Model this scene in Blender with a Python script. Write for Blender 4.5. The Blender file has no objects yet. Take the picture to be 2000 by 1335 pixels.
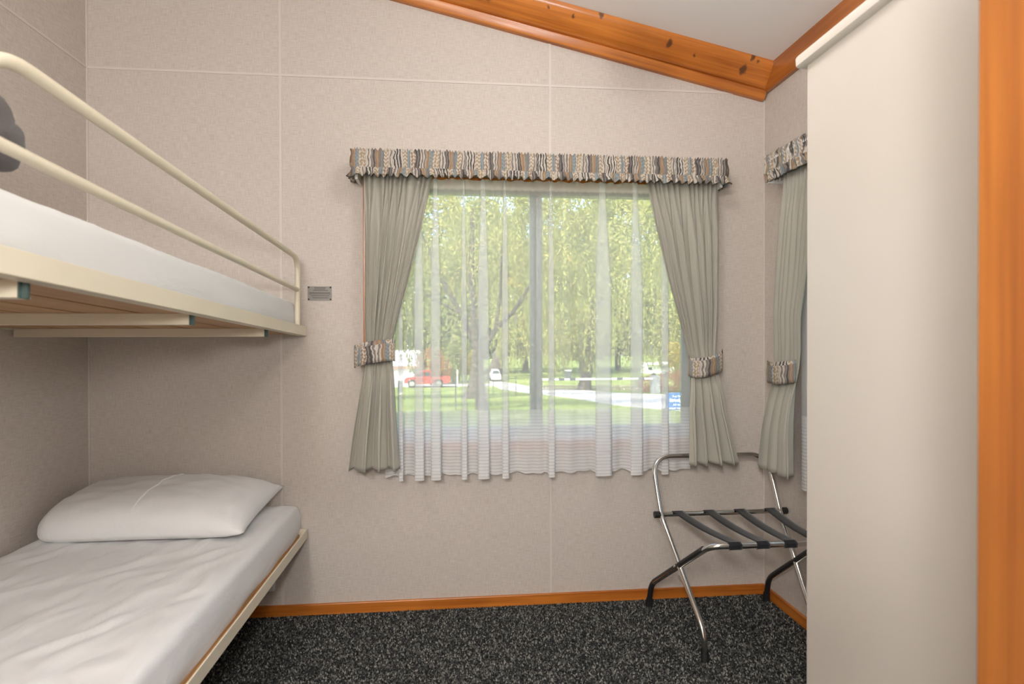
import bpy, bmesh, math, random
import numpy as np
from mathutils import Vector, Matrix, noise
random.seed(7)
rng = np.random.default_rng(11)
S = bpy.context.scene
C = S.collection
PI = math.pi

# ------------------------------------------------------------------ camera
yaw, pitch, roll = 0.09783, -0.00674, -0.00218
cam_d = bpy.data.cameras.new('camera')
cam_d.sensor_width = 36.0
cam_d.lens = 1147.2 / 2000 * 36
cam_d.clip_start = 0.02
cam_d.clip_end = 600
cam_d.dof.use_dof = True
cam_d.dof.focus_distance = 2.7
cam_d.dof.aperture_fstop = 4.0
cam = bpy.data.objects.new('camera', cam_d)
C.objects.link(cam)
fw = Vector((math.sin(yaw) * math.cos(pitch), math.cos(yaw) * math.cos(pitch), math.sin(pitch)))
rt = Vector((math.cos(yaw), -math.sin(yaw), 0))
up = rt.cross(fw)
rt, up = math.cos(roll) * rt + math.sin(roll) * up, -math.sin(roll) * rt + math.cos(roll) * up
M = Matrix((rt, up, -fw)).transposed().to_4x4()
M.translation = (0.75928, -2.68074, 1.22505)
cam.matrix_world = M
S.camera = cam

# ------------------------------------------------------------------ sky, sun, exposure
w = bpy.data.worlds.new('world')
S.world = w
w.use_nodes = True
nt = w.node_tree
nt.nodes.clear()
sky = nt.nodes.new('ShaderNodeTexSky')
sky.sky_type = 'NISHITA'
sky.sun_disc = False
sky.sun_elevation = math.radians(48)
sky.sun_rotation = math.radians(215)
sky.air_density = 1.0
sky.dust_density = 3.0
bg = nt.nodes.new('ShaderNodeBackground')
bg.inputs['Strength'].default_value = 0.8
wo = nt.nodes.new('ShaderNodeOutputWorld')
nt.links.new(sky.outputs[0], bg.inputs[0])
nt.links.new(bg.outputs[0], wo.inputs[0])
sun_d = bpy.data.lights.new('sun', 'SUN')
sun_d.energy = 8.5
sun_d.angle = math.radians(0.6)
sun_d.color = (1.0, 0.95, 0.86)
sun = bpy.data.objects.new('sun', sun_d)
C.objects.link(sun)
sun.rotation_euler = Vector((0.5, 0.52, -0.72)).to_track_quat('-Z', 'Y').to_euler()
sun.location = (0, 0, 30)
S.view_settings.view_transform = 'Standard'
S.view_settings.look = 'None'
S.view_settings.exposure = -0.12
S.view_settings.gamma = 1.0
S.view_settings.use_curve_mapping = False
S.cycles.transparent_max_bounces = 24
S.cycles.use_denoising = True
BED_FILL = 33.0     # emission of the bedroom globe added in place of bounced flash
HALL_FILL = 165.0 # emission of the hall globe added for soft fill
FLASH_FILL = 215.0    # emission of the globe added behind the camera as flash

# ------------------------------------------------------------------ materials
MATS = {}
def nodes(name):
    m = bpy.data.materials.new(name)
    m.use_nodes = True
    n = m.node_tree
    n.nodes.clear()
    o = n.nodes.new('ShaderNodeOutputMaterial')
    MATS[name] = m
    return m, n, o
def N(n, t, **kw):
    d = n.nodes.new(t)
    for k, v in kw.items():
        if k.startswith('i_'):
            key = k[2:]
            key = int(key) if key.isdigit() else key.replace('_', ' ')
            d.inputs[key].default_value = v
        else:
            setattr(d, k, v)
    return d
def ramp(n, stops, interp='LINEAR'):
    r = n.nodes.new('ShaderNodeValToRGB')
    r.color_ramp.interpolation = interp
    e = r.color_ramp.elements
    while len(e) < len(stops):
        e.new(0.5)
    for i, (p, c) in enumerate(stops):
        e[i].position = p
        e[i].color = (c[0], c[1], c[2], 1)
    return r
def plain(name, col, rough=0.5, metal=0.0, bump=None, var=None, spec=0.5, coat=0.0):
    """principled material with optional colour variation and fine noise relief"""
    m, n, o = nodes(name)
    b = N(n, 'ShaderNodeBsdfPrincipled')
    b.inputs['Base Color'].default_value = (*col, 1)
    b.inputs['Roughness'].default_value = rough
    b.inputs['Metallic'].default_value = metal
    b.inputs['Specular IOR Level'].default_value = spec
    b.inputs['Coat Weight'].default_value = coat
    tc = N(n, 'ShaderNodeTexCoord')
    if var:
        sc, amt = var
        t = N(n, 'ShaderNodeTexNoise', i_Scale=sc, i_Detail=4.0)
        n.links.new(tc.outputs['Object'], t.inputs['Vector'])
        r = ramp(n, [(0.3, [c * (1 - amt) for c in col]), (0.7, [min(1, c * (1 + amt)) for c in col])])
        n.links.new(t.outputs['Fac'], r.inputs[0])
        n.links.new(r.outputs[0], b.inputs['Base Color'])
    if bump:
        sc, st, dist = bump
        t = N(n, 'ShaderNodeTexNoise', i_Scale=sc, i_Detail=4.0)
        n.links.new(tc.outputs['Object'], t.inputs['Vector'])
        bp = N(n, 'ShaderNodeBump', i_Strength=st, i_Distance=dist)
        n.links.new(t.outputs['Fac'], bp.inputs['Height'])
        n.links.new(bp.outputs[0], b.inputs['Normal'])
    n.links.new(b.outputs[0], o.inputs[0])
    return m

def wall_mat():
    m, n, o = nodes('linen_wallboard')
    b = N(n, 'ShaderNodeBsdfPrincipled', i_Roughness=0.62)
    b.inputs['Specular IOR Level'].default_value = 0.25
    tc = N(n, 'ShaderNodeTexCoord')
    outs = []
    for sc in ((26, 26, 420), (420, 420, 26)):
        mp = N(n, 'ShaderNodeMapping')
        mp.inputs['Scale'].default_value = sc
        t = N(n, 'ShaderNodeTexNoise', i_Scale=1.0, i_Detail=2.0)
        n.links.new(tc.outputs['Object'], mp.inputs[0])
        n.links.new(mp.outputs[0], t.inputs['Vector'])
        outs.append(t.outputs['Fac'])
    ad = N(n, 'ShaderNodeMath', operation='ADD')
    n.links.new(outs[0], ad.inputs[0]); n.links.new(outs[1], ad.inputs[1])
    ml = N(n, 'ShaderNodeMath', operation='MULTIPLY', i_1=0.5)
    n.links.new(ad.outputs[0], ml.inputs[0])
    r = ramp(n, [(0.34, (0.49, 0.43, 0.385)), (0.5, (0.575, 0.515, 0.465)), (0.66, (0.64, 0.585, 0.535))])
    n.links.new(ml.outputs[0], r.inputs[0])
    n.links.new(r.outputs[0], b.inputs['Base Color'])
    bp = N(n, 'ShaderNodeBump', i_Strength=0.12, i_Distance=0.002)
    n.links.new(ml.outputs[0], bp.inputs['Height'])
    n.links.new(bp.outputs[0], b.inputs['Normal'])
    n.links.new(b.outputs[0], o.inputs[0])
    return m
def wood_mat(name, axis, light, dark, knots=(), rough=0.32, scale=1.0, coat=0.25):
    """varnished pine: grain stretched along the given local axis, optional knots at local points"""
    m, n, o = nodes(name)
    b = N(n, 'ShaderNodeBsdfPrincipled', i_Roughness=rough)
    b.inputs['Coat Weight'].default_value = coat
    b.inputs['Coat Roughness'].default_value = 0.2
    tc = N(n, 'ShaderNodeTexCoord')
    sc = [55 * scale] * 3
    sc[axis] = 1.6 * scale
    mp = N(n, 'ShaderNodeMapping')
    mp.inputs['Scale'].default_value = sc
    t = N(n, 'ShaderNodeTexNoise', i_Scale=1.0, i_Detail=5.0, i_Roughness=0.6, i_Distortion=0.4)
    n.links.new(tc.outputs['Object'], mp.inputs[0])
    n.links.new(mp.outputs[0], t.inputs['Vector'])
    t2 = N(n, 'ShaderNodeTexNoise', i_Scale=3.0 * scale, i_Detail=2.0)
    n.links.new(tc.outputs['Object'], t2.inputs['Vector'])
    mx = N(n, 'ShaderNodeMath', operation='MULTIPLY_ADD', i_1=0.7)
    n.links.new(t.outputs['Fac'], mx.inputs[0])
    m3 = N(n, 'ShaderNodeMath', operation='MULTIPLY', i_1=0.3)
    n.links.new(t2.outputs['Fac'], m3.inputs[0])
    n.links.new(m3.outputs[0], mx.inputs[2])
    mid = [(a + c) / 2 for a, c in zip(light, dark)]
    r = ramp(n, [(0.34, dark), (0.48, mid), (0.62, light)])
    n.links.new(mx.outputs[0], r.inputs[0])
    col = r.outputs[0]
    for k in knots:
        dm = N(n, 'ShaderNodeVectorMath', operation='DISTANCE')
        ks = [1.0, 1.0, 1.0]
        ks[axis] = 1.6
        mk = N(n, 'ShaderNodeMapping')
        mk.inputs['Scale'].default_value = ks
        wn = N(n, 'ShaderNodeTexNoise', i_Scale=40.0)
        n.links.new(tc.outputs['Object'], wn.inputs['Vector'])
        va = N(n, 'ShaderNodeVectorMath', operation='MULTIPLY_ADD')
        va.inputs[1].default_value = (0.03, 0.03, 0.03)
        n.links.new(wn.outputs['Color'], va.inputs[0])
        n.links.new(tc.outputs['Object'], va.inputs[2])
        n.links.new(va.outputs[0], mk.inputs[0])
        n.links.new(mk.outputs[0], dm.inputs[0])
        kp = [k[0] + 0.015, k[1] + 0.015, k[2] + 0.015]
        dm.inputs[1].default_value = [p * s for p, s in zip(kp, ks)]
        rr = ramp(n, [(0.0, (1, 1, 1)), (k[3] * 0.6, (0.85, 0.85, 0.85)), (k[3], (0, 0, 0))])
        n.links.new(dm.outputs['Value'], rr.inputs[0])
        mixc = N(n, 'ShaderNodeMix', data_type='RGBA')
        mixc.inputs[7].default_value = (0.10, 0.035, 0.012, 1)
        n.links.new(rr.outputs[0], mixc.inputs[0])
        n.links.new(col, mixc.inputs[6])
        col = mixc.outputs[2]
    n.links.new(col, b.inputs['Base Color'])
    n.links.new(b.outputs[0], o.inputs[0])
    return m
def cloth_mat(name, col, trans=0.25, weave=900.0, rough=0.85):
    m, n, o = nodes(name)
    d = N(n, 'ShaderNodeBsdfPrincipled', i_Roughness=rough)
    d.inputs['Base Color'].default_value = (*col, 1)
    d.inputs['Specular IOR Level'].default_value = 0.15
    d.inputs['Sheen Weight'].default_value = 0.2
    tc = N(n, 'ShaderNodeTexCoord')
    t = N(n, 'ShaderNodeTexNoise', i_Scale=weave, i_Detail=2.0)
    n.links.new(tc.outputs['Object'], t.inputs['Vector'])
    bp = N(n, 'ShaderNodeBump', i_Strength=0.15, i_Distance=0.001)
    n.links.new(t.outputs['Fac'], bp.inputs['Height'])
    n.links.new(bp.outputs[0], d.inputs['Normal'])
    tr = N(n, 'ShaderNodeBsdfTranslucent')
    tr.inputs['Color'].default_value = (*col, 1)
    mx = N(n, 'ShaderNodeMixShader', i_Fac=trans)
    n.links.new(d.outputs[0], mx.inputs[1]); n.links.new(tr.outputs[0], mx.inputs[2])
    n.links.new(mx.outputs[0], o.inputs[0])
    return m
def sheer_mat():
    """see-through net curtain; denser heading band and a woven stripe border at the hem (by height)"""
    m, n, o = nodes('sheer_net')
    tc = N(n, 'ShaderNodeTexCoord')
    sp = N(n, 'ShaderNodeSeparateXYZ')
    n.links.new(tc.outputs['Object'], sp.inputs[0])
    mr = N(n, 'ShaderNodeMapRange', i_1=0.55, i_2=1.95)       # world-like height in the curtain's own space
    n.links.new(sp.outputs['Z'], mr.inputs[0])
    def q(z): return (z - 0.55) / 1.4
    den = ramp(n, [(0.0, (0.70,) * 3), (q(0.900), (0.58,) * 3), (q(0.902), (0.38,) * 3), (q(1.885), (0.38,) * 3), (q(1.892), (0.68,) * 3)])
    n.links.new(mr.outputs[0], den.inputs[0])
    fr = N(n, 'ShaderNodeMath', operation='MULTIPLY', i_1=1 / 0.0145)
    n.links.new(sp.outputs['Z'], fr.inputs[0])
    fr2 = N(n, 'ShaderNodeMath', operation='FRACT')
    n.links.new(fr.outputs[0], fr2.inputs[0])
    st = ramp(n, [(0.0, (0,) * 3), (0.16, (0,) * 3), (0.24, (1,) * 3), (0.92, (1,) * 3), (1.0, (0,) * 3)])
    n.links.new(fr2.outputs[0], st.inputs[0])
    band = ramp(n, [(0.0, (1,) * 3), (q(0.82), (0.8,) * 3), (q(0.895), (0.12,) * 3), (q(0.905), (0,) * 3)])
    n.links.new(mr.outputs[0], band.inputs[0])
    ma = N(n, 'ShaderNodeMath', operation='MULTIPLY')
    n.links.new(st.outputs[0], ma.inputs[0]); n.links.new(band.outputs[0], ma.inputs[1])
    mb = N(n, 'ShaderNodeMath', operation='MULTIPLY_ADD', i_1=0.26)
    n.links.new(ma.outputs[0], mb.inputs[0]); n.links.new(den.outputs[0], mb.inputs[2])
    d = N(n, 'ShaderNodeBsdfDiffuse'); d.inputs[0].default_value = (0.9, 0.9, 0.9, 1)
    t = N(n, 'ShaderNodeBsdfTranslucent'); t.inputs[0].default_value = (0.9, 0.9, 0.9, 1)
    mx = N(n, 'ShaderNodeMixShader', i_Fac=0.36)
    n.links.new(d.outputs[0], mx.inputs[1]); n.links.new(t.outputs[0], mx.inputs[2])
    tp = N(n, 'ShaderNodeBsdfTransparent')
    m2 = N(n, 'ShaderNodeMixShader')
    n.links.new(mb.outputs[0], m2.inputs[0]); n.links.new(tp.outputs[0], m2.inputs[1]); n.links.new(mx.outputs[0], m2.inputs[2])
    n.links.new(m2.outputs[0], o.inputs[0])
    return m
def glass_mat():
    m, n, o = nodes('window_glass')
    tp = N(n, 'ShaderNodeBsdfTransparent'); tp.inputs[0].default_value = (0.96, 0.98, 0.97, 1)
    gl = N(n, 'ShaderNodeBsdfGlossy', i_Roughness=0.3)
    fr = N(n, 'ShaderNodeFresnel', i_IOR=1.2)
    mx = N(n, 'ShaderNodeMixShader')
    n.links.new(fr.outputs[0], mx.inputs[0]); n.links.new(tp.outputs[0], mx.inputs[1]); n.links.new(gl.outputs[0], mx.inputs[2])
    n.links.new(mx.outputs[0], o.inputs[0])
    return m
def patchwork_mat():
    """printed patchwork: blocks of stripes, zigzags and plain slate blue along the UV's u (metres)"""
    m, n, o = nodes('patchwork_print')
    b = N(n, 'ShaderNodeBsdfPrincipled', i_Roughness=0.9)
    b.inputs['Specular IOR Level'].default_value = 0.1
    uv = N(n, 'ShaderNodeUVMap')
    sp = N(n, 'ShaderNodeSeparateXYZ')
    n.links.new(uv.outputs[0], sp.inputs[0])
    wob = N(n, 'ShaderNodeTexNoise', i_Scale=22.0, i_Detail=2.0)
    n.links.new(uv.outputs[0], wob.inputs['Vector'])
    wu = N(n, 'ShaderNodeMath', operation='MULTIPLY_ADD', i_1=0.024)
    n.links.new(wob.outputs['Fac'], wu.inputs[0]); n.links.new(sp.outputs['X'], wu.inputs[2])
    low = N(n, 'ShaderNodeMath', operation='GREATER_THAN', i_1=0.076)
    n.links.new(sp.outputs['Y'], low.inputs[0])
    us = N(n, 'ShaderNodeMath', operation='MULTIPLY_ADD', i_1=0.117)
    n.links.new(low.outputs[0], us.inputs[0]); n.links.new(wu.outputs[0], us.inputs[2])
    u = N(n, 'ShaderNodeMath', operation='MULTIPLY', i_1=1 / 0.31)
    n.links.new(us.outputs[0], u.inputs[0])
    uf = N(n, 'ShaderNodeMath', operation='FRACT')
    n.links.new(u.outputs[0], uf.inputs[0])
    IV = (0.54, 0.49, 0.43); DK = (0.09, 0.085, 0.085); TAN = (0.36, 0.27, 0.18); BL = (0.21, 0.245, 0.26); GR = (0.21, 0.185, 0.17); RU = (0.30, 0.20, 0.14); B2 = (0.27, 0.30, 0.31)
    tabA = [(0.0, IV, DK, 0), (0.13, TAN, IV, 1), (0.20, BL, B2, 0), (0.25, RU, IV, .5), (0.31, GR, DK, 0), (0.37, IV, GR, 0), (0.45, TAN, RU, 0), (0.50, B2, BL, 1), (0.55, IV, TAN, .5), (0.64, GR, IV, 0), (0.72, DK, GR, 0), (0.77, RU, TAN, 0), (0.83, BL, GR, 0), (0.88, TAN, IV, 1), (0.94, GR, IV, 0)]
    ca = ramp(n, [(p, a) for p, a, b_, q_ in tabA], 'CONSTANT')
    cb = ramp(n, [(p, b_) for p, a, b_, q_ in tabA], 'CONSTANT')
    ori = ramp(n, [(p, (q_,) * 3) for p, a, b_, q_ in tabA], 'CONSTANT')
    for r in (ca, cb, ori):
        n.links.new(uf.outputs[0], r.inputs[0])
    # stripe coordinates: vertical (u), horizontal (v) and zigzag
    def wave(src, period):
        a = N(n, 'ShaderNodeMath', operation='MULTIPLY', i_1=1 / period)
        n.links.new(src, a.inputs[0])
        f = N(n, 'ShaderNodeMath', operation='PINGPONG', i_1=1.0)
        n.links.new(a.outputs[0], f.inputs[0])
        return f.outputs[0]
    nz = N(n, 'ShaderNodeTexNoise', i_Scale=60.0, i_Detail=2.0)
    n.links.new(uv.outputs[0], nz.inputs['Vector'])
    ws = wave(wu.outputs[0], 0.0058)
    zz = N(n, 'ShaderNodeMath', operation='MULTIPLY_ADD', i_1=0.010)
    n.links.new(wave(sp.outputs['X'], 0.009), zz.inputs[0]); n.links.new(sp.outputs['Y'], zz.inputs[2])
    wh = wave(zz.outputs[0], 0.008)
    mixw = N(n, 'ShaderNodeMix', data_type='FLOAT')
    n.links.new(ori.outputs[0], mixw.inputs[0]); n.links.new(ws, mixw.inputs[2]); n.links.new(wh, mixw.inputs[3])
    jit = N(n, 'ShaderNodeMath', operation='MULTIPLY_ADD', i_1=0.7, i_2=-0.35)
    n.links.new(nz.outputs['Fac'], jit.inputs[0])
    ad = N(n, 'ShaderNodeMath', operation='ADD')
    n.links.new(mixw.outputs[0], ad.inputs[0]); n.links.new(jit.outputs[0], ad.inputs[1])
    th = ramp(n, [(0.42, (0,) * 3), (0.56, (1,) * 3)])
    n.links.new(ad.outputs[0], th.inputs[0])
    mc = N(n, 'ShaderNodeMix', data_type='RGBA')
    n.links.new(th.outputs[0], mc.inputs[0]); n.links.new(ca.outputs[0], mc.inputs[6]); n.links.new(cb.outputs[0], mc.inputs[7])
    n.links.new(mc.outputs[2], b.inputs['Base Color'])
    n.links.new(b.outputs[0], o.inputs[0])
    return m
def leaf_mat(name, cols, trans=0.45):
    m, n, o = nodes(name)
    g = N(n, 'ShaderNodeNewGeometry')
    r = ramp(n, [(i / (len(cols) - 1), c) for i, c in enumerate(cols)])
    n.links.new(g.outputs['Random Per Island'], r.inputs[0])
    d = N(n, 'ShaderNodeBsdfDiffuse'); t = N(n, 'ShaderNodeBsdfTranslucent')
    n.links.new(r.outputs[0], d.inputs[0]); n.links.new(r.outputs[0], t.inputs[0])
    mx = N(n, 'ShaderNodeMixShader', i_Fac=trans)
    n.links.new(d.outputs[0], mx.inputs[1]); n.links.new(t.outputs[0], mx.inputs[2])
    n.links.new(mx.outputs[0], o.inputs[0])
    return m
def carpet_mat():
    m, n, o = nodes('charcoal_carpet')
    b = N(n, 'ShaderNodeBsdfPrincipled', i_Roughness=0.95)
    b.inputs['Specular IOR Level'].default_value = 0.05
    tc = N(n, 'ShaderNodeTexCoord')
    v = N(n, 'ShaderNodeTexVoronoi', i_Scale=150.0)
    n.links.new(tc.outputs['Object'], v.inputs['Vector'])
    sp = N(n, 'ShaderNodeSeparateColor')
    n.links.new(v.outputs['Color'], sp.inputs[0])
    r = ramp(n, [(0.0, (0.012, 0.014, 0.015)), (0.45, (0.035, 0.037, 0.038)), (0.75, (0.10, 0.10, 0.095)), (1.0, (0.24, 0.23, 0.21))])
    n.links.new(sp.outputs[0], r.inputs[0])
    n.links.new(r.outputs[0], b.inputs['Base Color'])
    n.links.new(b.outputs[0], o.inputs[0])
    return m
def tuft_mat():
    m, n, o = nodes('carpet_yarn')
    d = N(n, 'ShaderNodeBsdfDiffuse')
    g = N(n, 'ShaderNodeNewGeometry')
    r = ramp(n, [(0.0, (0.014, 0.016, 0.017)), (0.5, (0.05, 0.052, 0.052)), (0.8, (0.14, 0.138, 0.13)), (1.0, (0.34, 0.33, 0.30))])
    n.links.new(g.outputs['Random Per Island'], r.inputs[0])
    n.links.new(r.outputs[0], d.inputs[0])
    n.links.new(d.outputs[0], o.inputs[0])
    return m
def emit_mat(name, col, strength):
    m, n, o = nodes(name)
    e = N(n, 'ShaderNodeEmission')
    e.inputs[0].default_value = (*col, 1)
    e.inputs[1].default_value = strength
    n.links.new(e.outputs[0], o.inputs[0])
    return m
def sheet_mat():
    m, n, o = nodes('white_cotton')
    b = N(n, 'ShaderNodeBsdfPrincipled', i_Roughness=0.8)
    b.inputs['Base Color'].default_value = (0.715, 0.71, 0.705, 1)
    b.inputs['Specular IOR Level'].default_value = 0.2
    b.inputs['Sheen Weight'].default_value = 0.15
    tc = N(n, 'ShaderNodeTexCoord')
    mp = N(n, 'ShaderNodeMapping')
    mp.inputs['Scale'].default_value = (9, 4, 9)
    mp.inputs['Rotation'].default_value = (0, 0, 0.6)
    t = N(n, 'ShaderNodeTexNoise', i_Scale=1.0, i_Detail=5.0, i_Distortion=1.2, i_Roughness=0.5)
    n.links.new(tc.outputs['Object'], mp.inputs[0])
    n.links.new(mp.outputs[0], t.inputs['Vector'])
    bp = N(n, 'ShaderNodeBump', i_Strength=0.35, i_Distance=0.012)
    n.links.new(t.outputs['Fac'], bp.inputs['Height'])
    n.links.new(bp.outputs[0], b.inputs['Normal'])
    n.links.new(b.outputs[0], o.inputs[0])
    return m

OL, OD = (0.60, 0.20, 0.030), (0.33, 0.085, 0.009)
M_wall = wall_mat()
M_batten = plain('white_joint_strip', (0.635, 0.575, 0.525), 0.5)
M_ceil = plain('ceiling_paint', (0.84, 0.81, 0.79), 0.7, bump=(180, 0.05, 0.001))
M_wood_x = wood_mat('pine_skirting', 0, OL, OD)
M_wood_y = wood_mat('pine_along_depth', 1, OL, OD)
M_wood_z = wood_mat('pine_upright', 2, OL, OD)
M_jamb = wood_mat('pine_door_lining', 2, (0.30, 0.098, 0.014), (0.17, 0.045, 0.005), scale=0.8, rough=0.55, coat=0.0)
M_beam = wood_mat('knotty_pine', 0, OL, OD, knots=[(-1.360, -0.0917, 0.045, 0.0275), (-0.860, -0.1170, 0.085, 0.0225), (-0.980, -0.1014, 0.055, 0.0137), (-0.530, -0.1014, 0.055, 0.0250), (-0.160, -0.0821, 0.035, 0.0275), (-0.140, -0.1170, 0.085, 0.0187), (-0.110, -0.1170, 0.070, 0.0100), (-0.400, -0.0869, 0.040, 0.0125), (-1.170, -0.1170, 0.075, 0.0112), (-1.100, -0.1062, 0.060, 0.0112)])
M_carpet = carpet_mat()
M_tuft = tuft_mat()
M_cream = plain('cream_powder_coat', (0.74, 0.665, 0.52), 0.38, var=(6, 0.03))
M_ply = wood_mat('bunk_plywood', 1, (0.52, 0.30, 0.13), (0.36, 0.18, 0.07), rough=0.6, scale=0.7)
M_clip = plain('grey_green_clip', (0.07, 0.11, 0.105), 0.45)
M_sheet = sheet_mat()
M_grey = cloth_mat('dark_grey_fleece', (0.105, 0.092, 0.092), 0.0, 300)
M_curtain = cloth_mat('sage_curtain', (0.44, 0.42, 0.36), 0.12)
M_sheer = sheer_mat()
M_patch = patchwork_mat()
M_glass = glass_mat()
M_alu = plain('grey_aluminium', (0.32, 0.35, 0.33), 0.4, 0.3)
M_alu_d = plain('dark_seal', (0.10, 0.11, 0.10), 0.6)
M_white = plain('white_plastic', (0.78, 0.77, 0.74), 0.4)
M_panel = plain('beige_laminate', (0.61, 0.56, 0.50), 0.35, bump=(60, 0.02, 0.001), spec=0.35)
M_chrome = plain('chrome', (0.78, 0.77, 0.75), 0.12, 1.0)
M_rubber = plain('black_rubber', (0.012, 0.012, 0.013), 0.5)
M_strap = cloth_mat('black_webbing', (0.014, 0.015, 0.017), 0.0, 500, 0.7)
M_plaque = plain('brushed_plaque', (0.22, 0.205, 0.185), 0.45, 0.2)
M_ink = plain('dark_engraving', (0.05, 0.045, 0.04), 0.6)
M_steel = plain('dark_screw', (0.03, 0.025, 0.02), 0.5, 0.5)
M_bed_fill = emit_mat('bed_fill_glow', (1.0, 0.985, 0.955), BED_FILL)
M_flash = emit_mat('flash_fill_glow', (1.0, 0.985, 0.955), FLASH_FILL)
M_metal = plain('satin_metal', (0.5, 0.49, 0.47), 0.3, 0.9)

# ------------------------------------------------------------------ geometry helpers
def box(bm, x0, x1, y0, y1, z0, z1, bevel=0.0):
    vs = [bm.verts.new((x, y, z)) for x in (x0, x1) for y in (y0, y1) for z in (z0, z1)]
    F = ((0, 1, 3, 2), (4, 6, 7, 5), (0, 4, 5, 1), (2, 3, 7, 6), (0, 2, 6, 4), (1, 5, 7, 3))
    fs = [bm.faces.new([vs[i] for i in f]) for f in F]
    if bevel:
        es = list({e for f in fs for e in f.edges})
        bmesh.ops.bevel(bm, geom=es, offset=bevel, segments=2, profile=0.5, affect='EDGES')
    return bm
def prism(bm, pts, a0, a1, axis):
    """extrude a 2-D outline (list of (p,q)) along axis 0/1/2 from a0 to a1"""
    def mk(p, q, a):
        v = [p, q]
        v.insert(axis, a)
        return bm.verts.new(v)
    A = [mk(p, q, a0) for p, q in pts]
    B = [mk(p, q, a1) for p, q in pts]
    n = len(pts)
    bm.faces.new(A); bm.faces.new(B[::-1])
    for i in range(n):
        bm.faces.new((A[i], B[i], B[(i + 1) % n], A[(i + 1) % n]))
    return bm
def bend(pts, rad, seg=6):
    """round the corners of a polyline"""
    out = [Vector(pts[0])]
    for i in range(1, len(pts) - 1):
        p, a, c = Vector(pts[i]), Vector(pts[i - 1]), Vector(pts[i + 1])
        d0, d1 = (a - p).normalized(), (c - p).normalized()
        r = min(rad, (a - p).length * 0.49, (c - p).length * 0.49)
        p0, p1 = p + d0 * r, p + d1 * r
        for k in range(seg + 1):
            t = k / seg
            out.append((1 - t) ** 2 * p0 + 2 * t * (1 - t) * p + t * t * p1)
    out.append(Vector(pts[-1]))
    return out
def tube(bm, pts, r, n=12, caps=True):
    """round tube through points; r a number or one per point"""
    pts = [Vector(p) for p in pts]
    rs = r if isinstance(r, (list, tuple)) else [r] * len(pts)
    rings = []
    ref = None
    for i, p in enumerate(pts):
        t = (pts[min(i + 1, len(pts) - 1)] - pts[max(i - 1, 0)]).normalized()
        if ref is None:
            ref = t.orthogonal().normalized()
        ref = (ref - t * ref.dot(t)).normalized()
        b = t.cross(ref)
        rings.append([bm.verts.new(p + (ref * math.cos(2 * PI * k / n) + b * math.sin(2 * PI * k / n)) * rs[i]) for k in range(n)])
    for a, b in zip(rings, rings[1:]):
        for k in range(n):
            bm.faces.new((a[k], a[(k + 1) % n], b[(k + 1) % n], b[k]))
    if caps:
        bm.faces.new(rings[0][::-1]); bm.faces.new(rings[-1])
    return bm
def lathe(bm, prof, c, n=24):
    """revolve (radius, z) about a vertical axis through c"""
    rings = []
    for r, z in prof:
        if r < 1e-6:
            rings.append([bm.verts.new((c[0], c[1], c[2] + z))])
        else:
            rings.append([bm.verts.new((c[0] + r * math.cos(2 * PI * k / n), c[1] + r * math.sin(2 * PI * k / n), c[2] + z)) for k in range(n)])
    for a, b in zip(rings, rings[1:]):
        for k in range(n):
            q = [a[k % len(a)], a[(k + 1) % len(a)], b[(k + 1) % len(b)], b[k % len(b)]]
            q2 = []
            for v in q:
                if v not in q2: q2.append(v)
            if len(q2) > 2: bm.faces.new(q2)
    return bm
def grid(bm, fn, nu, nv, uv=None):
    """surface fn(i/nu, j/nv) -> point; uv fn -> (u, v)"""
    vs = [[bm.verts.new(fn(i / nu, j / nv)) for j in range(nv + 1)] for i in range(nu + 1)]
    lay = bm.loops.layers.uv.verify() if uv else None
    for i in range(nu):
        for j in range(nv):
            f = bm.faces.new((vs[i][j], vs[i + 1][j], vs[i + 1][j + 1], vs[i][j + 1]))
            if uv:
                for lp, (a, b) in zip(f.loops, ((i, j), (i + 1, j), (i + 1, j + 1), (i, j + 1))):
                    lp[lay].uv = uv(a / nu, b / nv)
    return vs
def BM(): return bmesh.new()
def obj(name, bm, mat, parent=None, smooth=False, local=False, solid=0.0):
    """link a bmesh as one object; world coordinates unless local"""
    me = bpy.data.meshes.new(name)
    bmesh.ops.recalc_face_normals(bm, faces=bm.faces)
    bm.to_mesh(me); bm.free()
    me.materials.append(mat)
    o = bpy.data.objects.new(name, me)
    C.objects.link(o)
    if parent:
        o.parent = parent
        if not local:
            me.transform(world_of(parent).inverted())
    if smooth:
        for p in me.polygons: p.use_smooth = True
        if smooth != 'all':
            me.set_sharp_from_angle(angle=math.radians(42))
    if solid:
        md = o.modifiers.new('thickness', 'SOLIDIFY')
        md.thickness = solid
        md.offset = 0
    return o
def world_of(o):
    m = Matrix.LocRotScale(o.location, o.rotation_euler, o.scale)
    return world_of(o.parent) @ m if o.parent else m
def tag(o, label, cat, group=None, kind=None):
    o['label'] = label; o['category'] = cat
    if group: o['group'] = group
    if kind: o['kind'] = kind
    return o
def thing(name, label, cat, loc=(0, 0, 0), group=None, kind=None, rot=(0, 0, 0)):
    o = bpy.data.objects.new(name, None)
    o.empty_display_size = 0.1
    C.objects.link(o)
    o.location = loc; o.rotation_euler = rot
    return tag(o, label, cat, group, kind)
def lerp_tab(tab, z):
    """smooth interpolation in a table sorted by falling first column"""
    if z >= tab[0][0]: return tab[0][1:]
    for a, b in zip(tab, tab[1:]):
        if z >= b[0]:
            t = (a[0] - z) / (a[0] - b[0])
            return tuple(p + (q - p) * t for p, q in zip(a[1:], b[1:]))
    return tab[-1][1:]
def boxo(name, mat, parent, *a, bevel=0.0, **k):
    return obj(name, box(BM(), *a, bevel), mat, parent, **k)

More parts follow.
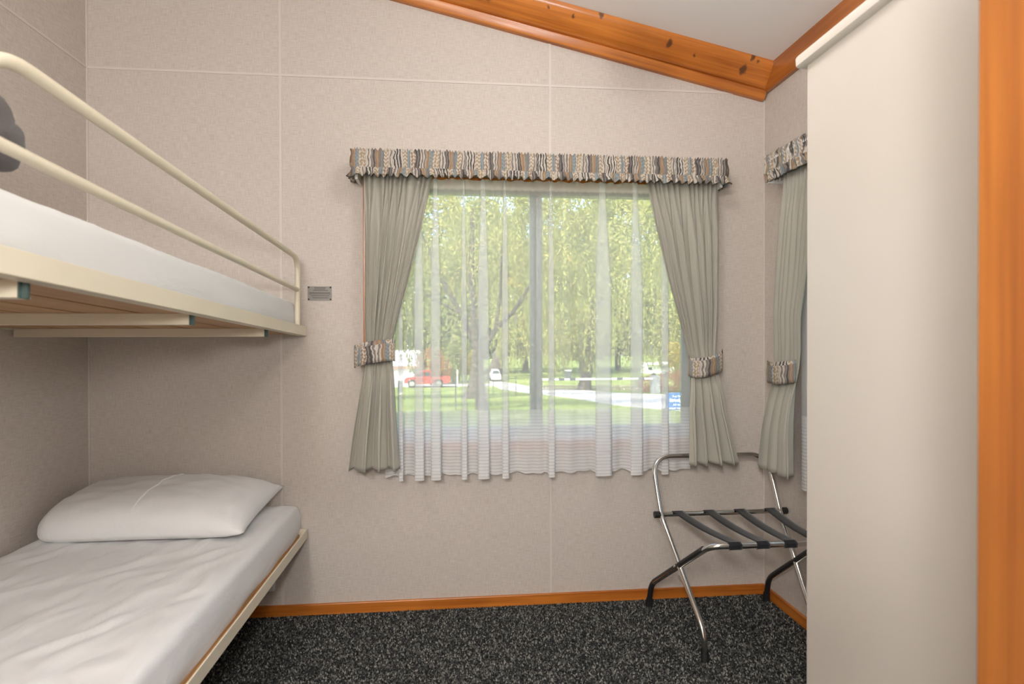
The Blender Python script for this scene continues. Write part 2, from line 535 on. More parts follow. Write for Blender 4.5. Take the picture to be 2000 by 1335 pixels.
# ------------------------------------------------------------------ room shell
XL, XR, YF = -0.80, 2.235, -2.17          # left wall, right wall, bedroom side of the door wall
ZB = 2.384                                # height of the horizontal joint strip
YH = -4.6                                 # end of the hall behind the camera
def zc(x): return 2.484 + 0.22 * (2.235 - x)
WX0, WX1, WZ0, WZ1 = 0.395, 1.932, 0.755, 1.925      # opening of the back window
RY0, RY1 = -1.18, -0.40                              # opening of the right window (along y)

fl = boxo('floor', M_carpet, None, XL - 0.1, XR + 0.1, YH, 0.1, -0.06, 0.0)
tag(fl, 'dark charcoal carpeted floor of the small bedroom', 'floor', kind='structure')
def pile():
    xs, ys = [], []
    step = 0.0085
    nx, ny = int(2.62 / step), int(1.62 / step)
    gx, gy = np.meshgrid(np.arange(nx), np.arange(ny))
    x = -0.40 + (gx.ravel() + rng.uniform(-.45, .45, gx.size)) * step
    y = -1.63 + (gy.ravel() + rng.uniform(-.45, .45, gx.size)) * step
    keep = (y < -0.014) & (x < XR - 0.014)
    x, y = x[keep], y[keep]
    n = len(x)
    a = rng.uniform(0, 2 * PI, n)
    r = 0.0042
    V = np.zeros((n, 4, 3))
    for k in range(3):
        V[:, k, 0] = x + r * np.cos(a + 2.0944 * k)
        V[:, k, 1] = y + r * np.sin(a + 2.0944 * k)
    V[:, 3, 0] = x + rng.normal(0, .002, n)
    V[:, 3, 1] = y + rng.normal(0, .002, n)
    V[:, 3, 2] = rng.uniform(0.005, 0.010, n)
    base = np.arange(n)[:, None] * 4
    F = np.concatenate([base + np.array([0, 1, 3]), base + np.array([1, 2, 3]), base + np.array([2, 0, 3])])
    me = bpy.data.meshes.new('carpet_pile')
    me.vertices.add(n * 4); me.vertices.foreach_set('co', V.ravel())
    me.loops.add(F.size); me.loops.foreach_set('vertex_index', F.ravel().astype(np.int32))
    me.polygons.add(len(F)); me.polygons.foreach_set('loop_start', np.arange(0, F.size, 3, dtype=np.int32))
    me.update(calc_edges=True)
    me.materials.append(M_tuft)
    o = bpy.data.objects.new('carpet_pile', me)
    C.objects.link(o)
    o.parent = fl
    o['kind'] = 'stuff'
pile()

cl = obj('ceiling', prism(BM(), [(XL - 0.1, zc(XL - 0.1)), (XR + 0.1, zc(XR + 0.1)), (XR + 0.1, zc(XR + 0.1) + 0.08), (XL - 0.1, zc(XL - 0.1) + 0.08)], YH, 0.12, 1), M_ceil)
tag(cl, 'white sloping ceiling above the pine cornice', 'ceiling', kind='structure')

def wall(name, label):
    return thing(name, label, 'wall', kind='structure')
# back wall: studs behind (with the window hole), wallboard panels and joint strips in front
wb = wall('wall_back', 'beige linen-textured wall with the large curtained window')
bm = BM()
for a in ((XL - 0.1, WX0, 0), (WX1, XR + 0.1, 0)):
    prism(bm, [(a[0], -0.06), (a[1], -0.06), (a[1], zc(a[1])), (a[0], zc(a[0]))], 0.004, 0.11, 1)
box(bm, WX0, WX1, 0.004, 0.11, -0.06, WZ0)
prism(bm, [(WX0, WZ1), (WX1, WZ1), (WX1, zc(WX1)), (WX0, zc(WX0))], 0.004, 0.11, 1)
obj('wall_core', bm, M_ceil, wb)
def back_panel(rects):
    bm = BM()
    for (x0, x1, z0, z1a, z1b) in rects:
        prism(bm, [(x0, z0), (x1, z0), (x1, z1b), (x0, z1a)], 0.0, 0.0038, 1)
    obj('panel', bm, M_wall, wb)
g = 0.001
back_panel([(XL, -g, 0, ZB - g, ZB - g)])
back_panel([(g, WX0, 0, ZB - g, ZB - g), (WX0, 1.2 - g, 0, WZ0, WZ0), (WX0, 1.2 - g, WZ1, ZB - g, ZB - g)])
back_panel([(WX1, XR, 0, ZB - g, ZB - g), (1.2 + g, WX1, 0, WZ0, WZ0), (1.2 + g, WX1, WZ1, ZB - g, ZB - g)])
for x0, x1 in ((XL, -g), (g, 1.2 - g), (1.2 + g, XR)):
    back_panel([(x0, x1, ZB + g, max(zc(x0), ZB + .02), max(zc(x1), ZB + .02))])
for x, z0, z1 in ((0.0, 0.045, 2.93), (1.2, 0.045, WZ0 - 0.06), (1.2, WZ1 + 0.02, 2.70)):
    boxo('joint_strip', M_batten, wb, x - 0.0055, x + 0.0055, -0.0035, 0.0005, z0, z1)
boxo('joint_strip', M_batten, wb, XL, XR, -0.003, 0.0005, ZB - 0.005, ZB + 0.005)
boxo('joint_strip', M_batten, wb, XL, XL + 0.006, -0.006, 0.0005, 0.0, 3.1)
boxo('joint_strip', M_batten, wb, XR - 0.005, XR, -0.005, 0.0005, 0.04, 2.36)

wl = wall('wall_left', 'beige linen-textured side wall behind the bunk beds')
boxo('wall_core', M_ceil, wl, XL - 0.1, XL - 0.004, YH, 0.1, -0.06, 3.2)
for y0, y1 in ((-1.2, 0.0), (-2.4, -1.2), (-3.6, -2.4), (YH, -3.6)):
    boxo('panel', M_wall, wl, XL - 0.004, XL, y0 + g, y1 - g, 0, ZB - g)
    boxo('panel', M_wall, wl, XL - 0.004, XL, y0 + g, y1 - g, ZB + g, 3.15)
    if y0 > -3: boxo('joint_strip', M_batten, wl, XL - 0.0005, XL + 0.003, y0 - 0.0055, y0 + 0.0055, 0.0, 3.1)
boxo('joint_strip', M_batten, wl, XL - 0.0005, XL + 0.003, YH, 0, ZB - 0.005, ZB + 0.005)

wr = wall('wall_right', 'beige linen-textured side wall beyond the wardrobe')
bm = BM()
for y0, y1, z0, z1 in ((YH, RY0, -0.06, 2.49), (RY1, 0.1, -0.06, 2.49), (RY0, RY1, -0.06, WZ0), (RY0, RY1, WZ1, 2.49)):
    box(bm, XR + 0.004, XR + 0.1, y0, y1, z0, z1)
obj('wall_core', bm, M_ceil, wr)
bm = BM()
for y0, y1, z0, z1 in ((YH, RY0, 0, 2.48), (RY1, 0.0, 0, 2.48), (RY0, RY1, 0, WZ0), (RY0, RY1, WZ1, 2.48)):
    box(bm, XR, XR + 0.004, y0, y1, z0, z1)
obj('panel', bm, M_wall, wr)

# door wall between bedroom and hall, with the doorway the picture is taken through
DX0, DX1, DZ = -0.42, 1.252, 2.55
wf = wall('wall_front', 'beige wall with the doorway into the bedroom')
bm = BM()
for x0, x1, z0 in ((XL, DX0 - 0.02, 0), (DX1 + 0.02, XR, 0), (DX0 - 0.02, DX1 + 0.02, DZ + 0.02)):
    prism(bm, [(x0, z0), (x1, z0), (x1, zc(x1)), (x0, zc(x0))], YF - 0.10, YF, 1)
obj('wall_board', bm, M_wall, wf)
bm = BM(); box(bm, XL, XR, YH - 0.08, YH, -0.06, 3.2)
tag(obj('wall_hall', bm, M_wall), 'beige end wall of the hall behind the doorway', 'wall', kind='structure')
dr = thing('door_1', 'varnished orange pine door lining at the right edge', 'door frame', (DX1, YF - 0.05, 0), kind='structure')
boxo('jamb', M_jamb, dr, DX1, DX1 + 0.022, YF - 0.112, YF + 0.0, 0, DZ + 0.022, bevel=0.002)
boxo('jamb', M_jamb, dr, DX0 - 0.022, DX0, YF - 0.112, YF + 0.0, 0, DZ + 0.022, bevel=0.002)
boxo('head', M_wood_x, dr, DX0, DX1, YF - 0.112, YF + 0.0, DZ, DZ + 0.022, bevel=0.002)

# skirting boards
def skirt(name, label, mat, axis, *a):
    x0, x1, y0, y1 = a
    bm = box(BM(), x0, x1, y0, y1, -0.01, 0.048, 0.004)
    o = obj(name, bm, mat)
    return tag(o, label, 'skirting', kind='structure')
skirt('baseboard_back', 'orange varnished pine skirting along the window wall', M_wood_x, 0, XL + 0.012, XR, -0.013, 0.0)
skirt('baseboard_right', 'orange varnished pine skirting along the side wall beside the luggage rack', M_wood_y, 1, XR - 0.013, XR, -1.27, -0.013)
skirt('baseboard_left', 'pine skirting under the bunk beds', M_wood_y, 1, XL, XL + 0.012, YF, 0.0)

# raking pine cornice on the back wall: board with a rounded lower edge plus a quarter ledge
th = math.atan(0.2235)
tr1 = thing('trim_1', 'knotty orange pine cornice board sloping along the ceiling', 'cornice', (XR, 0, 2.387), kind='structure', rot=(0, th, 0))
L = 3.3
face = [(-0.0, 0.0), (-0.040, 0.0), (-0.050, 0.003), (-0.058, 0.010), (-0.112, 0.066), (-0.119, 0.078), (-0.12, 0.13), (-0.0, 0.13)]
bm = BM(); prism(bm, face, -L, 0.0 - 0.0, 0)
o = obj('board', bm, M_beam, tr1, smooth=True, local=True)
bm = BM(); prism(bm, [(0, 0), (-0.034, 0), (-0.040, -0.006), (-0.036, -0.014), (-0.030, -0.036), (-0.024, -0.042), (0, -0.042)], -L, -0.006, 0)
obj('ledge', bm, M_wood_x, tr1, smooth=True, local=True)
o = boxo('trim_2', wood_mat('pine_eave', 1, (0.46, 0.15, 0.03), (0.30, 0.085, 0.012)), None, XR - 0.022, XR, YF, -0.05, 2.374, 2.49, bevel=0.003)
tag(o, 'darker pine board along the eave above the side wall', 'cornice', kind='structure')

# ------------------------------------------------------------------ windows
def window(name, label, mapf, a0, a1, mull, mir=1):
    """a0..a1 along the wall, depth d > 0 outwards; mapf(a, d, z)->xyz"""
    t = thing(name, label, 'window', mapf(0.5 * (a0 + a1), 0, WZ0), kind='structure')
    def bx(nm, mat, p0, p1, d0, d1, z0, z1, bev=0.0):
        A, B = mapf(p0, d0, z0), mapf(p1, d1, z1)
        return boxo(nm, mat, t, min(A[0], B[0]), max(A[0], B[0]), min(A[1], B[1]), max(A[1], B[1]), z0, z1, bevel=bev)
    e = 0.038
    mh = M_wood_x if mir == 1 else M_wood_y
    bx('architrave', M_wood_z, a0 - e, a0, -0.02, 0.0, WZ0 - e, WZ1 + 0.025, 0.003)
    bx('architrave', M_wood_z, a1, a1 + e, -0.02, 0.0, WZ0 - e, WZ1 + 0.025, 0.003)
    bx('architrave', mh, a0, a1, -0.02, 0.0, WZ1, WZ1 + 0.025, 0.003)
    bx('architrave', mh, a0, a1, -0.018, 0.0, WZ0 - e, WZ0, 0.003)
    bx('lining', M_wood_z, a0, a0 + 0.012, 0.0, 0.11, WZ0, WZ1)
    bx('lining', M_wood_z, a1 - 0.012, a1, 0.0, 0.11, WZ0, WZ1)
    bx('lining', mh, a0 + 0.012, a1 - 0.012, 0.0, 0.11, WZ1 - 0.012, WZ1)
    bx('sill', M_white, a0 + 0.012, a1 - 0.012, -0.01, 0.06, WZ0, WZ0 + 0.014)
    f0, f1 = a0 + 0.012, a1 - 0.012
    # aluminium outer frame
    bx('frame', M_alu, f0, f0 + 0.03, 0.055, 0.105, WZ0, WZ1 - 0.012)
    bx('frame', M_alu, f1 - 0.03, f1, 0.055, 0.105, WZ0, WZ1 - 0.012)
    bx('frame', M_alu, f0 + 0.03, f1 - 0.03, 0.055, 0.105, WZ1 - 0.030, WZ1 - 0.012)
    bx('frame', M_alu, f0 + 0.03, f1 - 0.03, 0.055, 0.105, WZ0 + 0.014, WZ0 + 0.05)
    # two sliding sashes meeting at the mullion
    for k, (s0, s1, d0, d1) in enumerate(((f0 + 0.03, mull + 0.014, 0.062, 0.08), (mull - 0.042, f1 - 0.03, 0.082, 0.1))):
        sash = bx('sash', M_alu, s0, s0 + 0.026, d0, d1, WZ0 + 0.05, WZ1 - 0.03)
        bx('sash', M_alu, s1 - 0.03, s1, d0, d1, WZ0 + 0.05, WZ1 - 0.03)
        dm = 0.5 * (d0 + d1)
        bx('pane', M_glass, s0 + 0.026, s1 - 0.03, dm - 0.002, dm + 0.002, WZ0 + 0.05, WZ1 - 0.03)
    bx('seal', M_alu_d, mull - 0.021, mull - 0.016, 0.058, 0.066, WZ0 + 0.05, WZ1 - 0.03)
    return t
window('window_1', 'wide sliding window with grey aluminium frame in the back wall', lambda a, d, z: (a, d, z), WX0, WX1, 1.158)
window('window_2', 'sliding window in the side wall behind the wardrobe', lambda a, d, z: (XR + d, a, z), RY0, RY1, -0.8, 2)

# ------------------------------------------------------------------ curtains
def nz(x, y=0.0, z=0.0): return noise.noise(Vector((x, y, z)))
def drape(name, label, tab, place, seed, group, lift=0.0, nfold=(13, 3.4, 6.5), amp=(0.020, 0.050), tie=1.13, fwd=0.0):
    """tied-back curtain. tab rows: (z, left, right); place(a, depth, z)"""
    t = thing(name, label, 'curtain', place(0.5 * (tab[-1][1] + tab[-1][2]), 0.0, tab[-1][0]), group=group)
    zt, zb = tab[0][0] + lift, tab[-1][0]
    bm = BM()
    def fn(u, v):
        z = zt + (zb - zt) * v
        l, r = lerp_tab(tab, z)
        k = min(1.0, max(0.0, (tie + 0.1 - z) / 0.25)); k = k * k * (3 - 2 * k)
        dt = abs(z - tie)
        pinch = min(1, dt / 0.28); pinch = 0.5 + 0.5 * pinch * pinch * (3 - 2 * pinch)
        uu = u + 0.030 * math.sin(2 * PI * 1.7 * u + seed) + 0.012 * math.sin(2 * PI * 4.1 * u + 2 * seed)
        def lobe(ph, p): return abs(math.sin(ph)) ** p
        ph1 = PI * nfold[0] * uu + seed * 2.1 + 0.5 * math.sin(3 * v + seed)
        ph2 = PI * nfold[1] * (uu + 0.05 * math.sin(5 * u + seed)) + seed
        ph3 = PI * nfold[2] * uu + seed * 1.3 + 0.35 * math.sin(2.4 * v + seed)
        top = min(1, v / 0.22); top = top * top * (3 - 2 * top)
        fold = (1 - k) * (amp[0] * (lobe(ph1, 0.8) * (1 - 0.65 * top) + 1.5 * lobe(ph3, 0.65) * top)) + k * (amp[1] * lobe(ph2, 0.7) + 0.25 * amp[0] * lobe(ph3, 0.8))
        fold *= pinch
        fold += 0.005 * nz(u * 5 + seed, v * 4)
        sway = (0.008 * math.sin(2 * ph3) * (1 - k) * top + 0.016 * math.sin(2 * ph2) * k) * pinch
        sway *= min(1, min(u, 1 - u) * 8)
        zz = z + (0.010 * (lobe(ph2, 0.7) - 0.5) * -1 if v > 0.99 else 0)
        return place(l + (r - l) * u + sway, -0.078 - fold - (0.020 + fwd) * k * v, zz)
    nu, nv = 170, 80
    grid(bm, fn, nu, nv)
    o = obj('fabric', bm, M_curtain, t, smooth='all', solid=0.0016)
    return t, fn
def tieback(parent, c0, c1, h, thick, tilt, place, sag=0.0, u0=0.0, name='tieback'):
    """band wrapped round the curtain: an oval ring seen from the room"""
    bm = BM()
    L0 = c1[0] - c0[0]
    def fn(u, v):
        a = -0.08 * PI + u * 2.16 * PI / 2        # front half
        x = 0.5 * (c0[0] + c1[0]) - math.cos(a) * (abs(L0) * 0.5 + 0.004) * (1 if L0 > 0 else -1)
        d = -0.115 - math.sin(a) * thick
        z = c0[1] + (c1[1] - c0[1]) * ((x - c0[0]) / L0) - sag * math.sin(a) + (v - 0.5) * h
        return place(x, d - 0.003 * math.sin(v * PI), z)
    grid(bm, fn, 36, 6, uv=lambda u, v: (u0 + u * 0.20, v * h))
    return obj(name, bm, M_patch, parent, smooth='all', solid=0.003)
tabL = [(1.935, .372, .667), (1.69, .375, .615), (1.469, .376, .559), (1.314, .375, .517), (1.215, .377, .493), (1.159, .377, .490), (1.104, .372, .494), (1.049, .366, .499), (.916, .346, .507), (.783, .325, .515), (.662, .310, .524)]
tabR = [(1.935, 1.625, 1.970), (1.711, 1.666, 1.958), (1.479, 1.723, 1.953), (1.316, 1.769, 1.951), (1.153, 1.814, 1.948), (1.101, 1.824, 1.950), (1.036, 1.820, 1.958), (.895, 1.800, 1.975), (.661, 1.798, 2.030)]
tabW = [(1.93, -.298, -.530), (1.66, -.278, -.505), (1.456, -.254, -.470), (1.308, -.242, -.436), (1.135, -.226, -.415), (1.038, -.226, -.412), (.915, -.201, -.416), (.655, -.145, -.430)]
pb = lambda a, d, z: (a, d, z)
pw = lambda a, d, z: (XR + d + 0.018, a, z)
t, _ = drape('curtain', 'sage green curtain tied back at the left side of the back window', tabL, pb, 1.7, 'sage curtains')
tieback(t, (0.338, 1.147), (0.500, 1.172), 0.094, 0.03, 0, pb, sag=-0.008, u0=0.0)
t, _ = drape('curtain', 'sage green curtain tied back at the right side of the back window', tabR, pb, 4.4, 'sage curtains', tie=1.10, fwd=0.030)
tieback(t, (1.818, 1.098), (1.968, 1.128), 0.088, 0.03, 0, pb, sag=0.018, u0=0.11)
t, _ = drape('curtain', 'sage green curtain on the side wall beside the wardrobe', tabW, pw, 2.9, 'sage curtains', tie=1.085)
tieback(t, (-0.222, 1.080), (-0.418, 1.090), 0.092, 0.03, 0, pw, sag=0.010, u0=0.06)

def sheer(name, label, a0, a1, folds, place, zt=1.932, zb=0.616, y0=-0.046, end_drop=0.0):
    """net curtain: flat stretches with z-folds where the cloth doubles over"""
    cols = []                                  # (a_bottom, y_bottom, a_top, y_top)
    a = a0
    def flat(p, q):
        n = max(2, int((q - p) / 0.012))
        for i in range(n):
            x = p + (q - p) * i / n
            cols.append((x, y0 + 0.007 * math.sin(x * 38) + 0.005 * math.sin(x * 91 + 1), x, y0 + 0.006 * math.sin(x * 300)))
    for (p, q) in folds:
        flat(a, p)
        m = 0.5 * (p + q)
        hw = (q - p) * 0.5
        for k in range(15):
            s = k / 14
            # x runs p -> q -> p -> q, the cloth stepping forward each pass
            x = m - hw * math.cos(3 * PI * s)
            y = y0 - 0.030 * math.sin(PI * s) - 0.004
            xt = p + (q - p) * s + 0.004 * math.sin(6 * PI * s)
            cols.append((x, y, m - hw * 0.42 * math.cos(3 * PI * s), y0 - 0.012 * math.sin(PI * s) + 0.003 * math.sin(xt * 300)))
        a = q
    flat(a, a1)
    cols.append((a1, y0, a1, y0))
    n, nv = len(cols) - 1, 44
    bm = BM()
    def fn(u, v):
        c = cols[int(round(u * n))]
        k = min(1, v / 0.42); k = k * k * (3 - 2 * k)
        z = zt + (zb - zt) * v
        x = c[2] + (c[0] - c[2]) * k
        y = c[3] + (c[1] - c[3]) * k
        z += (y0 - c[1]) * -0.5 * v if v > 0.8 else 0
        if v == 0: z += 0.004 * math.sin(c[2] * 420)
        return place(x, y, z)
    grid(bm, fn, n, nv)
    t = obj(name, bm, M_sheer, None, smooth='all')
    return tag(t, label, 'net curtain')
sheer('net_curtain', 'sheer white net curtain with striped hem across the back window', 0.455, 1.850,
      [(0.515, 0.535), (0.584, 0.626), (0.655, 0.700), (0.79, 0.815), (0.862, 0.914), (0.970, 1.000), (1.178, 1.208), (1.392, 1.470), (1.555, 1.615), (1.70, 1.735)], pb)
sheer('net_curtain', 'sheer white net curtain on the side wall beside the wardrobe', -1.12, -0.375,
      [(-1.0, -0.95), (-0.86, -0.80), (-0.70, -0.66), (-0.58, -0.53), (-0.50, -0.46), (-0.425, -0.39)], lambda a, d, z: (XR + d + 0.024, a, z))

# gathered pelmets
def pelmet(name, label, path, place, zt, zb, seed):
    """ruffled fabric over a board; path: (a, d) corners"""
    P = [Vector((p[0], p[1])) for p in path]
    segs = [(P[i], P[i + 1], (P[i + 1] - P[i]).length) for i in range(len(P) - 1)]
    tot = sum(s[2] for s in segs)
    t = thing(name, label, 'pelmet', place(path[0][0], 0, zb))
    def at(s):
        for a, b, l in segs:
            if s <= l or (a, b, l) == segs[-1]:
                d = (b - a).normalized()
                return a + d * min(s, l), Vector((d.y, -d.x))
            s -= l
    H = zt - zb
    rows = [0, .05, .10, .15, .20, .30, .42, .55, .66, .72, .77, .82, .88, .94, 1.0]
    def fn(u, v):
        s = u * tot
        p, nrm = at(s)
        r = rows[int(round(v * (len(rows) - 1)))]
        g1 = math.sin(s * 2 * PI / 0.0135 + 2.2 * math.sin(s * 37 + seed) + 1.3 * math.sin(s * 91))
        g2 = math.sin(s * 2 * PI / 0.034 + 2.5 * math.sin(s * 23 + seed))
        g3 = nz(s * 60, r * 2.5, seed)
        if r < 0.13: d = 0.003 + (0.13 - r) * 0.03 + 0.0045 * g1            # heading frill
        elif r < 0.70: d = 0.004 + 0.0055 * g1 * (0.55 + 0.45 * nz(s * 30, r * 4, 3)) + 0.005 * g3 + 0.006 * math.sin(PI * (r - 0.13) / 0.57)
        else: d = 0.003 + (r - 0.70) * 0.055 + 0.012 * g2 * (r - 0.68) / 0.32 + 0.003 * g1   # hem frill
        z = zt - H * r
        if r > 0.8: z += 0.0050 * g2 * (r - 0.8) / 0.2 + 0.005 * g3
        if r < 0.06: z += 0.004 * g1 + 0.004 * g3
        return place(p.x + nrm.x * d, p.y + nrm.y * d, z)
    bm = BM()
    nu = int(tot / 0.0036)
    grid(bm, fn, nu, len(rows) - 1, uv=lambda u, v: (u * tot, rows[int(round(v * (len(rows) - 1)))] * H))
    obj('ruffle', bm, M_patch, t, smooth='all', solid=0.002)
    return t, segs
pt, _ = pelmet('pelmet', 'gathered patchwork-print pelmet above the back window', [(0.333, -0.004), (0.333, -0.135), (1.982, -0.135), (1.982, -0.004)], pb, 2.027, 1.915, 0.3)
boxo('board', M_white, pt, 0.338, 1.977, -0.13, 0.0, 1.995, 2.010)
for s in (0.345, 1.965):
    boxo('return', M_white, pt, s - 0.006, s + 0.006, -0.12, 0.0, 1.905, 1.998)
pt, _ = pelmet('pelmet', 'gathered patchwork-print pelmet above the side window by the wardrobe', [(-0.228, -0.008), (-0.228, -0.128), (-1.24, -0.128), (-1.24, -0.008)], lambda a, d, z: (XR + d, a, z), 2.015, 1.905, 5.1)
boxo('board', M_white, pt, XR - 0.122, XR, -1.235, -0.233, 1.985, 2.0)
boxo('return', M_white, pt, XR - 0.115, XR, -0.246, -0.236, 1.895, 1.988)

# ------------------------------------------------------------------ bunk beds
def wrinkle(x, y, s):
    d = (x * 0.55 + y * 0.83)
    e = (x * 0.83 - y * 0.55)
    a = nz(d * 5 + s, e * 17 + nz(d * 6, e * 6) * 1.6, s)
    b = nz(d * 14 + s, e * 30, s + 4)
    return 0.0070 * abs(a) ** 0.7 * (1 if a > 0 else -0.5) + 0.0022 * b
def mattress(x0, x1, y0, y1, z0, z1, seed, wr=1.0, r=0.035):
    """rounded slab with sheet wrinkles"""
    bm = BM()
    cx, cy = 0.5 * (x0 + x1), 0.5 * (y0 + y1)
    # profile outline walking from bottom edge up over the rim to the centre
    prof = [(0.0, 0.0), (0.004, 0.25), (0.005, 0.55)] + [(-r * (1 - math.cos(a)), None, math.sin(a)) for a in (0.0, .4, .8, 1.2, PI / 2)]
    nx, ny = 56, 110
    top = {}
    def h(x, y):
        ex = min(x - x0, x1 - x); ey = min(y - y0, y1 - y)
        e = min(ex, ey)
        z = z1
        if e < r:
            q = 1 - max(0, e) / r
            z = z1 - r * (1 - math.sqrt(max(0, 1 - q * q)))
        k = min(1, e / 0.06)
        return z + wr * wrinkle(x, y, seed) * k + 0.004 * nz(x * 3, y * 2, seed)
    def spread(t, n):                    # denser towards the rim
        return t
    xs = [x0, x0 + r * .06, x0 + r * .25, x0 + r * .55] + [x0 + r + (x1 - x0 - 2 * r) * i / nx for i in range(nx + 1)] + [x1 - r * .55, x1 - r * .25, x1 - r * .06, x1]
    ys = [y0, y0 + r * .06, y0 + r * .25, y0 + r * .55] + [y0 + r + (y1 - y0 - 2 * r) * i / ny for i in range(ny + 1)] + [y1 - r * .55, y1 - r * .25, y1 - r * .06, y1]
    V = [[bm.verts.new((x, y, h(x, y))) for y in ys] for x in xs]
    for i in range(len(xs) - 1):
        for j in range(len(ys) - 1):
            bm.faces.new((V[i][j], V[i + 1][j], V[i + 1][j + 1], V[i][j + 1]))
    # side skirt with tucked folds
    loop = [V[i][0] for i in range(len(xs))] + [V[-1][j] for j in range(1, len(ys))] + [V[i][-1] for i in range(len(xs) - 2, -1, -1)] + [V[0][j] for j in range(len(ys) - 2, 0, -1)]
    prev = loop
    zr = z1 - r
    for k, q in enumerate((0.25, 0.5, 0.75, 1.0)):
        cur = []
        for v in loop:
            ox = 1 if v.co.x > x1 - 1e-5 else (-1 if v.co.x < x0 + 1e-5 else 0)
            oy = 1 if v.co.y > y1 - 1e-5 else (-1 if v.co.y < y0 + 1e-5 else 0)
            s = v.co.x * 1.0 + v.co.y
            out = 0.007 * math.sin(PI * q) + 0.010 * nz(s * 4, q * 3.2, seed + 9) * (0.3 + q * 0.7)
            cur.append(bm.verts.new((v.co.x + ox * out, v.co.y + oy * min(out, 0.004), zr + (z0 - zr) * q)))
        for i in range(len(loop)):
            bm.faces.new((prev[i], prev[(i + 1) % len(loop)], cur[(i + 1) % len(loop)], cur[i]))
        prev = cur
    bm.faces.new(prev)
    return bm
def bunk(name, label, loc, tilt, y_end=-1.93, upper=True):
    t = thing(name, label, 'bunk bed', loc, group='wall bunks', rot=(tilt, 0, 0))
    h = 0.041
    def lb(nm, mat, *a, bev=0.0): return obj(nm, box(BM(), *a, bev), mat, t, local=True)
    fx = 0.11
    lb('front_rail', M_cream, fx - 0.005, fx, y_end, 0.0, 0.0, h, bev=0.001)
    lb('rail_flange', M_cream, fx - 0.036, fx - 0.005, y_end, 0.0, 0.0, 0.004)
    lb('rear_rail', M_cream, -0.796, -0.790, y_end, 0.0, 0.0, h)
    lb('end_rail', M_cream, -0.79, fx - 0.005, -0.006, 0.0, 0.004, h)
    lb('end_rail', M_cream, -0.79, fx - 0.005, y_end, y_end + 0.006, 0.004, h)
    for k in range(6):
        x0 = -0.775 + k * 0.1445
        lb('slat_board', M_ply, x0, x0 + 0.131, y_end + 0.01, -0.01, 0.006, 0.020, bev=0.001)
    if not upper:
        o = lb('edge_batten', M_ply, fx - 0.034, fx - 0.0055, y_end + 0.01, -0.02, 0.0045, 0.012)
    for y in (-0.43, -1.045, -1.655):
        bm = BM()
        box(bm, -0.79, fx - 0.045, y - 0.003, y, -0.024, 0.005)
        box(bm, -0.79, fx - 0.045, y, y + 0.026, -0.024, -0.021)
        cm = obj('cross_member', bm, M_cream, t, local=True)
        bm = BM(); box(bm, fx - 0.044, fx - 0.034, y + 0.0, y + 0.006, -0.024, 0.002); box(bm, fx - 0.045, fx - 0.042, y - 0.004, y + 0.02, -0.025, 0.002)
        c = obj('end_clip', bm, M_clip, cm, local=True)
    return t
ub = bunk('bunk_bed', 'upper cream metal bunk with guard rail and plank base', (0, -0.012, 1.236), -0.048)
gx = 0.086
top = bend([(gx, -0.062, 0.038), (gx, -0.062, 0.335), (gx, -0.9, 0.335)], 0.075, 9) + bend([(gx, -0.9, 0.335), (gx, -1.80, 0.335), (gx, -1.80, 0.038)], 0.13, 9)[1:]
obj('guard_rail', tube(BM(), top, 0.0118, 14), M_cream, ub, smooth=True, local=True)
obj('guard_rail', tube(BM(), [(gx, -0.062, 0.197), (gx, -1.80, 0.197)], 0.0105, 14), M_cream, ub, smooth=True, local=True)
um = obj('mattress', mattress(-0.765, 0.068, -1.90, -0.018, 0.021, 0.150, 3.0, 1.3), M_sheet, None, smooth=True)
um.location = (0, -0.012, 1.236); um.rotation_euler = (-0.048, 0, 0)
tag(um, 'white-sheeted mattress lying on the upper bunk', 'mattress', group='bunk mattresses')
lb_ = bunk('bunk_bed', 'lower cream metal bunk near the carpet', (0, -0.012, 0.343), 0.0, upper=False)
for y in (-0.2, -1.2):
    obj('wall_strut', tube(BM(), [(-0.79, y, -0.22), (-0.42, y, 0.0)], 0.012), M_cream, lb_, local=True)
    obj('wall_strut', tube(BM(), [(-0.79, y, 0.20), (-0.792, y, -0.22)], 0.008), M_cream, lb_, local=True)
for x in (-0.72, 0.06):
    obj('leg', tube(BM(), [(x, -1.88, 0.0), (x, -1.88, -0.343)], 0.014), M_cream, lb_, smooth=True, local=True)
lm = obj('mattress', mattress(-0.772, 0.076, -1.91, -0.020, 0.364, 0.497, 8.0, 1.6, 0.03), M_sheet, None, smooth=True)
tag(lm, 'white-sheeted mattress lying on the lower bunk', 'mattress', group='bunk mattresses')

def pillow_fn(u, v, top, cx, cy, cz, w, d, h, rot=0.0, seed=0.0, floor=-9.0, tl=0.0):
    a, b = 2 * u - 1, 2 * v - 1
    fall = ((1 - abs(a) ** (4.5 if a < 0 else 2.6)) * (1 - abs(b) ** 2.6)) ** 0.52 if abs(a) < 1 and abs(b) < 1 else 0
    # sides drawn in between the corners
    x = a * w * 0.5 * (1 - 0.045 * (1 - b * b) * abs(a) ** 3 - (0.15 * b * b * b * b * abs(a) ** 3 if a < 0 else 0))
    y = b * d * 0.5 * (1 - 0.08 * (1 - a * a) * abs(b) ** 3 - (0.16 * a ** 6 if a < 0 else 0))
    wr = 0.007 * nz(a * 5 + seed, b * 5, seed) * fall + 0.010 * nz(a * 9 + seed, b * 2.2, 2) * abs(a) ** 3 * min(1, fall * 3)
    z = (h * 0.70 * fall + wr) if top else max(-h * 0.42 * fall, (floor - cz - y * math.sin(tl)) / math.cos(tl))
    return x, y, z
